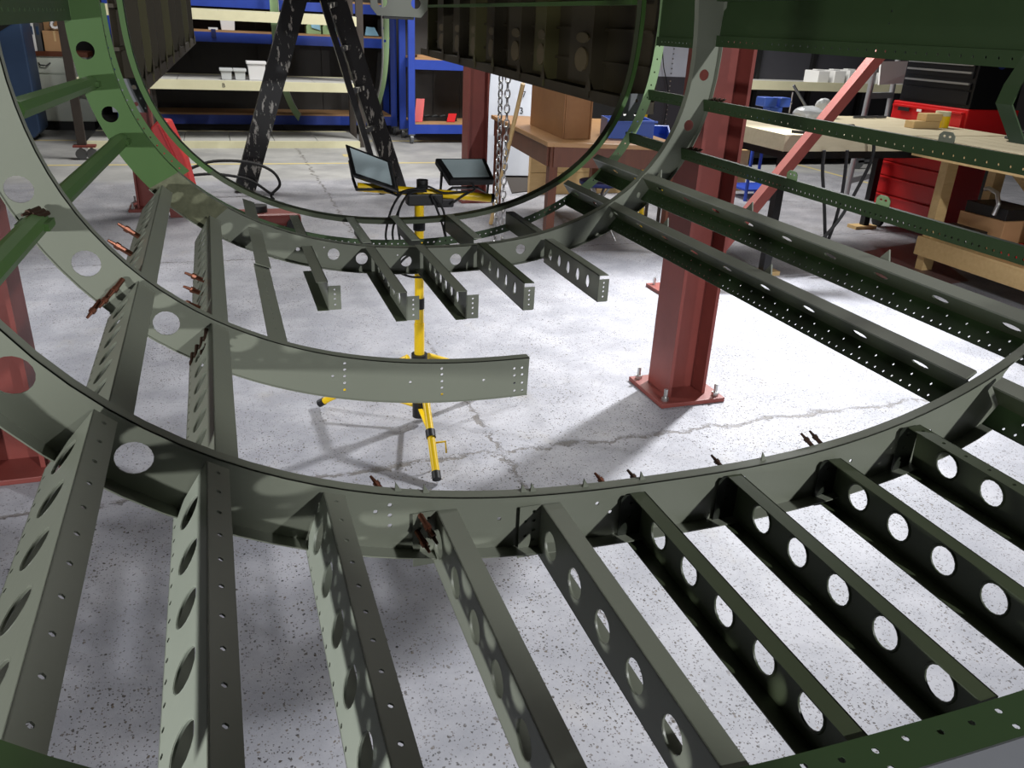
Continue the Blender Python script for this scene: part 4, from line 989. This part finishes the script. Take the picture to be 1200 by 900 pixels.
MB().lohi((pk.x - .28, pk.y - .02, 0), (pk.x - .11, pk.y + .2, .2)).build('end_block', WOOD_D, tck)
pr_ = at(629, 200, Z=.02); cr = MB()
for k in range(3): cr.ring((pr_.x + .02 * k, pr_.y - .1 + .015 * k, .015 + .02 * k), .15 - .015 * k, .012, (0, .05, 1), 22, 5)
tag(cr.build('rope_coil', YELLOW, smooth=60), 'coil of yellow rope lying on the floor behind the desk', 'rope')
m4_ = [at(592, 206, Z=0), at(632, 206, Z=0), at(640, 222, Z=0), at(600, 227, Z=0)]
tag(quadbox([m + Vector((0, 0, .003)) for m in m4_[::-1]], .006, 'dark_floor_patch', mat('dark_brown_patch', (52, 46, 42), .85)), 'flat dark brown patch on the floor behind the desk', 'mat')  # thin dark brown sheet laid over this stretch of floor
pcx = at(657, 205, Z=.15)
cardbox(pcx.x + .0, pcx.x + .4, pcx.y, pcx.y + .3, .001, .33, 'pale box on the floor under the desk')
# yellow prop behind the far frame
xt = at(754, 150, Y=6.9).x
ty = thing('yellow_prop', 'yellow steel prop standing behind the right side of the far frame', 'prop', (xt, 6.9, 0))
MB().bar((xt - .02, 6.9, .02), (xt + .02, 6.95, 1.38), .06, .05).build('post', YELLOW, ty); MB().lohi((xt - .10, 6.82, 0), (xt + .06, 6.98, .02)).build('base_plate', YELLOW, ty); MB().cyl((xt + .02, 6.95, 1.38), (xt + .02, 6.95, 1.42), .02).build('pin', BLACK, ty)
f_a, f_b = at(790, 268, Z=.012), at(752, 266, Z=.012); hb = f_a.lerp(f_b, .5) + Vector((.06, .25, 0)); hb.z = .72; hb.x = f_a.x - .30; hb.y -= .15
ty2 = thing('yellow_tripod', 'small yellow tripod legs showing left of the red column', 'tripod', (hb.x, hb.y, 0))
for q in (f_a, f_b, Vector((hb.x + .1, hb.y + .12, .012))):
    MB().tube([hb, q], .016, 8).build('leg', YELLOW, ty2, smooth=50)
MB().tube([hb.lerp(f_a, .45), hb.lerp(f_b, .6)], .007, 6).build('brace', YELLOW, ty2, smooth=50)
MB().tube([hb + Vector((0, 0, -.06)), hb + Vector((0, 0, .06))], .03, 10).build('hub', BLACK, ty2, smooth=50)
# riveted two-tone panel
YP = 7.6
px0, px1 = at(752, 150, Y=YP).x, at(822, 150, Y=YP).x; zm = at(790, 90, Y=YP).z
tpn = thing('riveted_panel', 'two-tone riveted sheet panel, white over dark grey, behind the far frame', 'panel', ((px0 + px1) / 2, YP, 0))
lo = MB().lohi((px0, YP, .02), (px1, YP + .02, zm)).build('lower_sheet', PANEL_D, tpn); hi = MB().lohi((px0, YP, zm), (px1, YP + .02, 2.3)).build('upper_sheet', PANEL_W, tpn)
MB().lohi((px0, YP - .03, 0), (px1, YP + .05, .02)).build('foot_strip', DSTEEL, tpn)
for part, za_, zb_, m_ in ((lo, .1, zm, STEEL), (hi, zm, 2.2, STEELG)):
    rv = MB()
    for xx in (px0 + (px1 - px0) * .38, px0 + (px1 - px0) * .66):
        for z_ in np.arange(za_ + .03, zb_, .045): rv.box((xx, YP - .003, z_), (.012, .006, .012))
    if part is lo:
        for z_ in (.62, 1.02):
            for xx in np.arange(px0 + .05, px1, .045): rv.box((xx, YP - .003, z_), (.012, .006, .012))
    o = rv.build('rivets', m_, part); o['kind'] = 'stuff'
for k, L_ in enumerate([[(776, 55), (772, 75), (764, 110), (760, 140)], [(776, 55), (778, 80), (783, 110), (776, 150), (766, 165)]]):
    tag(cable('hanging_cable', [at(x, y, Y=YP - .06) for x, y in L_], .005, RUBBER), ['thin black cable hanging straight across the white panel', 'thin black cable curving over the riveted panel'][k], 'cable')

# ------------------------------------------------------------------ right hand workbench
ZB = 1.0
xb0, yb0, xb1, yb1 = 3.70, 4.86, 5.72, 6.15
tw = thing('workbench', 'long timber topped workbench with black steel frame', 'workbench', (xb0, yb0, 0))
for i in range(6):
    ya, yb_ = yb0 + (yb1 - yb0) * i / 6, yb0 + (yb1 - yb0) * (i + 1) / 6
    MB().lohi((xb0, ya + .002, ZB - .03), (xb1, yb_ - .002, ZB)).build('top_plank', WOOD_W, tw, bevel=.002)
MB().lohi((xb0 - .03, yb0 - .03, ZB - .11), (xb1, yb0, ZB + .001)).build('front_rail', WOOD_W, tw); MB().lohi((xb0 - .03, yb0, ZB - .11), (xb0, yb1, ZB + .001)).build('side_rail', WOOD_W, tw)
for y_ in (yb0 + .03, yb1 - .05): MB().lohi((xb0, y_ - .025, ZB - .165), (xb1, y_ + .025, ZB - .115)).build('frame_bar', BLACK_P, tw)
for x_ in (xb0 + .03, xb1 - .03): MB().lohi((x_ - .025, yb0 + .055, ZB - .165), (x_ + .025, yb1 - .08, ZB - .115)).build('frame_bar', BLACK_P, tw)
for x_ in (xb0 + .03, xb1 - .03):
    for y_ in (yb0 + .03, yb1 - .05):
        MB().lohi((x_ - .03, y_ - .03, .03), (x_ + .03, y_ + .03, ZB - .165)).build('leg', BLACK_P, tw)
        tag(MB().lohi((x_ - .14, y_ - .06, 0), (x_ + .10, y_ + .06, .03)).build('foot_block', WOOD_P, tw), 'pine foot block')
MB().lohi((xb0 - .01, yb0 - .035, ZB - .23), (xb0 + .085, yb0 - .002, ZB - .12)).build('corner_plate', BLACK_P, tw)
# second bench, raw pine, reaching towards the camera
o2 = Vector((4.80, 4.81, ZB)); da = Vector((0, -1, 0)); db = Vector((1, 0, 0))
tw2 = thing('pine_bench', 'raw pine bench with lower shelf at the right edge', 'workbench', (o2.x, o2.y, 0))
for i in range(5): quadbox([o2 + db * (.17 * i), o2 + da * 1.5 + db * (.17 * i), o2 + da * 1.5 + db * (.17 * i + .165), o2 + db * (.17 * i + .165)], -.03, 'top_plank', WOOD_W, tw2)
def pb(a0, b0_, a1, b1__, z, wx, wz, name, m=WOOD_P):
    p0, p1 = o2 + da * a0 + db * b0_, o2 + da * a1 + db * b1__; p0.z = p1.z = z
    return MB().bar(p0, p1, wx, wz).build(name, m, tw2)
pb(.0, .0, 1.5, 0, ZB - .085, .045, .10, 'rail'); pb(0, .85, 1.5, .85, ZB - .085, .045, .10, 'rail')
zs = .24
pb(.0, .25, 1.5, .25, zs - .06, .045, .12, 'lower_rail'); pb(0, .85, 1.5, .85, zs - .06, .045, .12, 'lower_rail')
for i in range(4): 
    q0 = o2 + db * (.17 * i + .23); q1 = q0 + da * 1.5; q0.z = q1.z = zs
    quadbox([q0, q1, q1 + db * .165, q0 + db * .165], .02, 'shelf_board', WOOD_P, tw2)
for a_ in (.05, 1.45):
    for b_ in (.31, .80):
        p = o2 + da * a_ + db * b_; MB().bar((p.x, p.y, 0), (p.x, p.y, ZB - .035), .10, .07, (da.x, da.y, 0)).build('post', WOOD_P, tw2)
pq = o2 + db * .82 + da * .1; pq2 = o2 + db * .82 + da * .9; pq.z = .85; pq2.z = .3
MB().bar(pq2, pq, .04, .09).build('diagonal', WOOD_P, tw2)
zsh = zs + .021
def rb(c, d, name, m, parent, z0, rotx=0):
    R = rotm((da.x, da.y, 0), (0, 0, 1)); R = Matrix((da, db, Vector((0, 0, 1)))).transposed()
    return MB().box((c.x, c.y, z0 + d[2] / 2), d, R).build(name, m, parent, bevel=.004)
c = o2 + da * .34 + db * .60
tcb = thing('open_carton', 'open cardboard carton with black lining on the pine bench shelf', 'box', (c.x, c.y, zsh)); rb(c, (.40, .34, .22), 'carton', CARD, tcb, zsh); rb(c, (.36, .30, .10), 'lining', BLACK, tcb, zsh + .2)
cc = MB(); pc_ = o2 + da * .34 + db * .42; R_ = [(0, .0), (.03, .11), (.0, .20), (-.06, .22)]
cc.tube([(pc_.x + a * da.x, pc_.y + a * da.y, zsh + .29 + b) for a, b in ((.10, -.04), (.115, .04), (.08, .11), (.0, .13), (-.03, .12))], .016, 8)
tag(cc.build('g_clamp', STEEL, smooth=60), 'bright steel clamp hooked over the open carton', 'clamp')
c = o2 + da * .30 + db * .35; tk = thing('black_case', 'black tool case with a white label on the pine bench shelf', 'case', (c.x, c.y, zsh)); rb(c, (.30, .10, .13), 'case', BLACK, tk, zsh)
rb(c + da * .08 - db * .052, (.05, .002, .035), 'label_sticker', PAPER, tk, zsh + .04)
c = o2 + da * .80 + db * .50; tk = thing('red_tool_box', 'flat red plastic tool box at the right edge', 'tool box', (c.x, c.y, zsh)); rb(c, (.46, .22, .07), 'case', RED_B, tk, zsh); rb(c + da * .06 - db * .112, (.08, .004, .02), 'maker_mark', BLACK, tk, zsh + .025)
c = o2 + da * .78 + db * .25

# red roller cabinet with black top chest
fx, fy0, fy1 = 5.80, 5.36, 6.20
trc = thing('roller_cabinet', 'red drawer roller cabinet on casters behind the workbench', 'tool cabinet', (fx + .25, (fy0 + fy1) / 2, 0))
zt2 = at(1045, 117, Y=fy1).z
MB().lohi((fx + .01, fy0, .15), (fx + .56, fy1, zt2)).build('body', RED_C, trc, bevel=.008)
nd = [.17, .33, .49, .62, .72, .82, .90, zt2 - .02]
for a, b in zip(nd, nd[1:]):
    d = MB().lohi((fx - .012, fy0 + .03, a + .008), (fx + .012, fy1 - .03, b - .006)).build('drawer', RED_C, trc, bevel=.004)
    MB().lohi((fx - .026, fy0 + .035, b - .022), (fx - .010, fy1 - .035, b - .008)).build('pull', RED_C, d)
for y_ in (fy0 + .06, fy1 - .06):
    for x_ in (fx + .08, fx + .5): MB().cyl((x_ - .018, y_, .065), (x_ + .018, y_, .065), .065, None, 16).lohi((x_ - .03, y_ - .03, .12), (x_ + .03, y_ + .03, .15)).build('caster', STEELG if y_ < 5.8 else RUBBER, trc, smooth=40)
MB().box((fx - .03, fy1 - .18, zt2 - .06), (.006, .13, .03)).build('maker_badge', BLACK, trc); MB().box((fx - .03, fy1 - .36, zt2 - .055), (.006, .05, .02)).build('white_sticker', PAPER, trc)
tbc = thing('black_tool_chest', 'black tool chest with silver pulls standing on the red cabinet', 'tool chest', (fx + .3, (fy0 + fy1) / 2, zt2))
MB().lohi((fx + .03, fy0 + .02, zt2 + .001), (fx + .54, fy1 - .04, zt2 + .62)).build('body', BLACK_P, tbc, bevel=.006)
for z_ in [zt2 + .03] + [at(1105, py_, X=fx).z - .042 for py_ in (96, 83, 74)] + [zt2 + .45]:
    d = MB().lohi((fx + .015, fy0 + .05, z_), (fx + .03, fy1 - .07, z_ + .052 if z_ > zt2 + .1 else z_ + .1)).build('drawer', BLACK_P, tbc)
    if z_ > zt2 + .1: MB().lohi((fx + .002, fy0 + .06, z_ + .035), (fx + .016, fy1 - .08, z_ + .05)).build('pull', STEEL, d)
st = MB().cyl((fx + .26, fy0 + .018, zt2 + .36), (fx + .26, fy0 + .016, zt2 + .36), .05, None, 18).build('round_sticker', BLUE_T, tbc); MB().cyl((fx + .26, fy0 + .0155, zt2 + .36), (fx + .26, fy0 + .0145, zt2 + .36), .028, None, 16).build('sticker_disc', PAPER, st)
MB().lohi((fx + .22, fy0 + .016, zt2 + .46), (fx + .33, fy0 + .02, zt2 + .485)).build('white_strip', PAPER, tbc)

# aluminium steps behind the bench
YS = 7.2
tl = thing('aluminium_steps', 'aluminium step ladder with white cloth behind the workbench', 'ladder', (at(1020, 140, Y=YS).x, YS, 0))
def vrail(px, py, px2, py2, Y):
    a, b = at(px, py, Y=Y), at(px2, py2, Y=Y); k = a.z / (b.z - a.z); return a - (b - a) * k, b + (b - a) * .3
ra_, rb__ = vrail(1012, 138, 1027, 72, YS); rc_, rd_ = vrail(1041, 128, 1052, 72, YS + .35)
for a, b in ((ra_, rb__), (rc_, rd_)): MB().tube([a, b], .03, 10).build('rail', ALU, tl, smooth=50)
for t_ in (.15, .33, .51, .69, .85): MB().bar(ra_.lerp(rb__, t_), rc_.lerp(rd_, t_), .05, .06).build('step', ALU, tl)
a, b = rb__.lerp(ra_, .14), rd_.lerp(rc_, .14)
tag(quadbox([a + Vector((0, -.09, -.16)), b + Vector((.1, -.44, -.10)), b + Vector((.1, -.42, .10)), a + Vector((0, -.05, .06))], .02, 'white_cloth', PAPER), 'white cloth hung over the aluminium steps', 'cloth')
# cream shelf rack at the right rear
YK = 9.6
zk = at(950, 101, Y=YK).z; xk0, xk1 = at(878, 100, Y=YK).x - .3, at(1075, 105, Y=YK).x + .6
tk = thing('rear_shelf', 'cream fronted shelf unit with dark back at the right rear', 'shelf', ((xk0 + xk1) / 2, YK, 0))
MB().lohi((xk0, YK, zk - .06), (xk1, YK + .04, zk + .05)).build('shelf_beam', CREAM, tk); MB().lohi((xk0, YK + .04, zk), (xk1, YK + .8, zk + .03)).build('shelf_board', BOARD, tk)
for i in range(4):
    u0, u1 = xk0 + (xk1 - xk0) * i / 4, xk0 + (xk1 - xk0) * (i + 1) / 4
    MB().lohi((u0 + .004, YK + .80, .1), (u1 - .004, YK + .82, 2.3)).build('back_panel', PANEL_D, tk)
    MB().lohi((u0 - .03, YK + .74, 0), (u0 + .03, YK + .80, 2.3)).build('upright', BLACK, tk)
MB().lohi((xk0, YK + .04, .1), (xk1, YK + .75, .14)).build('bottom_board', BLACK, tk)
xs = [at(px, 92, Y=YK + .1).x for px in (957, 976, 993, 1010, 1027, 1046)]
for i, x_ in enumerate(xs):
    tt_ = thing('white_carton', ['white carton at the left end of the row on the rear shelf', 'white carton second in the row on the rear shelf', 'white carton third in the row, beside the red brace', 'white carton just right of the red brace on the rear shelf', 'white carton behind the step ladder rail', 'white carton at the right end of the row'][i], 'box', (x_, YK + .2, zk + .03), 'white cartons on the rear shelf')
    MB().lohi((x_ + .005, YK + .08, zk + .031), (x_ + .185, YK + .38, zk + .19 + .01 * (i % 3))).build('carton', PAPER, tt_, bevel=.006)
    MB().box((x_ + .09, YK + .2, zk + .20 + .01 * (i % 3)), (.12, .1, .012)).build('flap', PAPER, tt_)
# things on the workbench
def bx_(px, py): p = at(px, py, Z=ZB); return p
tv = thing('bench_vice', 'small bright blue bench vice at the left end of the workbench', 'vice', (at(905, 130, Y=yb1 - .35).x, yb1 - .35, ZB))
vy = yb1 - .35; vx = at(905, 130, Y=vy).x
MB().lohi((vx - .09, vy - .07, ZB), (vx + .09, vy + .07, ZB + .04)).lohi((vx - .06, vy - .05, ZB + .04), (vx + .06, vy + .05, ZB + .10)).build('base', BLUE_P, tv, bevel=.008)
MB().lohi((vx - .13, vy - .06, ZB + .10), (vx - .01, vy + .06, ZB + .17)).build('fixed_jaw', BLUE_P, tv, bevel=.008); MB().lohi((vx + .02, vy - .06, ZB + .10), (vx + .12, vy + .06, ZB + .17)).build('moving_jaw', BLUE_P, tv, bevel=.008)
MB().tube([(vx + .12, vy, ZB + .13), (vx + .17, vy, ZB + .13)], .012, 8).tube([(vx + .165, vy, ZB + .05), (vx + .165, vy, ZB + .21)], .006, 6).build('screw_handle', STEEL, tv)
tag(MB().tube([Vector((at(955, 130, Y=yb0 + .9).x, yb0 + .9, ZB + .01)), at(930, 100, Y=yb0 + .95)], .012, 8).build('metal_rod', STEELG, smooth=50), 'thin metal rod leaning by the blue vice', 'rod')
def crumple(c, r, sq, m, lab, name='plastic_bag'):
    bm = bmesh.new(); bmesh.ops.create_icosphere(bm, subdivisions=3, radius=r)
    rnd = random.Random(int(c[0] * 1000))
    ph = [(Vector((rnd.uniform(-1, 1), rnd.uniform(-1, 1), rnd.uniform(-1, 1))).normalized(), rnd.uniform(8, 22), rnd.uniform(0, 6)) for _ in range(7)]
    for v in bm.verts:
        k = 1 + sum(.07 * math.sin(v.co.dot(d) / r * f * .3 + q) for d, f, q in ph)
        v.co = Vector((v.co.x * k, v.co.y * k * .8, max(v.co.z * k * sq, -r * sq * .55)))
    me = bpy.data.meshes.new(name); bm.to_mesh(me); bm.free(); me.materials.append(m)
    o = link(name, me); o.location = (c[0], c[1], c[2] + r * sq * .55); return tag(o, lab, 'bag')
yy = yb0 + .75
crumple((at(948, 130, Y=yy).x, yy, ZB), .12, .7, WHITE_T, 'crumpled clear plastic bag on the workbench left of the red brace')
crumple((at(966, 130, Y=yy + .38).x, yy + .38, ZB), .10, .9, WHITE_T, 'second clear plastic bag standing by the red brace')
for k in range(3):
    L_ = [(928, 146 + 4 * k), (950, 148 + 4 * k), (975, 148 + 4 * k), (1000, 147 + 4 * k)]
    tag(cable('tool_lead', [Vector((at(x, y, Z=ZB + .012).x, at(x, y, Z=ZB + .012).y, ZB + .012 + .02 * (k == 1))) for x, y in L_], .011, RUBBER), ['black lead lying at the rear on the workbench', 'black lead crossing the workbench under the perforated stringer', 'black lead lying at the front on the workbench'][k], 'cable')
for k, (px, d) in enumerate(((1124, .26), (1141, .16))):
    base0 = Vector((5.30, 5.30, ZB))
    z0 = ZB + .001 + (.056 if k else 0); q = base0 + Vector((.06 * k, .0, 0))
    tag(MB().lohi((q.x - d / 2, q.y - .05, z0), (q.x + d / 2, q.y + .05, z0 + .055)).build('wood_block', WOOD_P, bevel=.004), ['longer pine block lying on the workbench', 'shorter pine block stacked on the longer block'][k], 'block')
p = base0 + Vector((.24, .05, 0))
tm = thing('tape_roll', 'yellow and cream roll standing beside the pine blocks', 'tape', (p.x, p.y, ZB + .001))
MB().cyl((p.x, p.y, ZB + .001), (p.x, p.y, ZB + .09), .06, None, 20).build('yellow_roll', YELLOW, tm, smooth=40); MB().cyl((p.x, p.y, ZB + .09), (p.x, p.y, ZB + .125), .058, None, 20).build('cream_roll', CREAM, tm, smooth=40)
cr = MB(); p = Vector((5.45, 4.45, ZB))
for k in range(4): cr.ring((p.x + .01 * k, p.y, ZB + .02 + .017 * k), .15 - .01 * (k % 2), .009, (.05, 0, 1), 24, 5)
tag(cr.build('cable_coil', RUBBER, smooth=60), 'coil of dark cable on the pine bench', 'cable')
mb = MB(); 
for k in range(5):
    q = at(1000 + 7 * k, 139, Z=ZB); mb = MB().tube([(q.x, q.y, ZB + .012), (q.x + .09, q.y + .03 * (k % 2), ZB + .014)], .011, 6)
    tag(mb.build('hand_tool', STEELG), ['leftmost small grey hand tool on the workbench edge', 'second small grey hand tool from the left on the workbench', 'middle small grey hand tool of the five on the workbench', 'fourth small grey hand tool from the left on the workbench', 'rightmost small grey hand tool on the workbench'][k], 'tool', 'hand tools on the workbench')
# leads hanging under the bench
for k, L_ in enumerate([[(966, 176), (964, 200), (966, 240), (967, 281)], [(993, 176), (988, 220), (980, 255), (971, 280)], [(1012, 152), (1023, 165), (1022, 185), (1008, 215), (985, 255), (962, 282)]]):
    tag(cable('hanging_lead', [at(x, y, Y=yb0 - .06 - .03 * k) for x, y in L_], .012, RUBBER), ['straight black lead hanging under the workbench', 'middle black lead hanging under the workbench', 'black lead curving over the front edge of the workbench'][k], 'cable')
# blue tubular trolley frame and small wheeled trolley beyond the bench
YT = 7.4; t = thing('blue_trolley', 'blue tubular trolley frame right of the red column', 'trolley', (at(915, 200, Y=YT).x, YT, 0))
xv0, xv1 = at(880, 190, Y=YT).x, at(934 - 16, 190, Y=YT).x; zv = at(915, 168, Y=YT).z
for y_ in (YT, YT + .4):
    MB().tube([(xv0, y_, .0), (xv0, y_, zv - .03), (xv0 + .03, y_, zv), (xv1 - .03, y_, zv), (xv1, y_, zv - .03), (xv1, y_, 0)], .018, 8).build('tube_frame', BLUE, t, smooth=50)
MB().lohi((xv0, YT, .1), (xv1, YT + .4, .12)).build('deck', BLUE, t)
p = at(1003, 198, Z=0); t = thing('wheeled_base', 'grey wheeled base seen beyond the workbench', 'trolley', (p.x, p.y, 0))
MB().cyl((p.x, p.y - .02, .10), (p.x, p.y + .02, .10), .10, None, 18).build('wheel', STEELG, t, smooth=40); MB().bar((p.x, p.y, .10), (p.x + .5, p.y, .13), .04, .03).build('arm', STEELG, t); MB().cyl((p.x + .5, p.y - .02, .10), (p.x + .5, p.y + .02, .10), .10, None, 18).build('wheel', STEELG, t, smooth=40)
# reddish sheet on the floor under the bench
q4 = [at(985, 300, Z=0), at(1075, 285, Z=0), at(1135, 330, Z=0), at(1040, 345, Z=0)]
tag(quadbox([q + Vector((0, 0, .003)) for q in q4[::-1]], .004, 'floor_sheet', mat('brown_floor_sheet', (112, 88, 84), .45)), 'brown sheet lying on the floor in front of the pine bench', 'sheet')
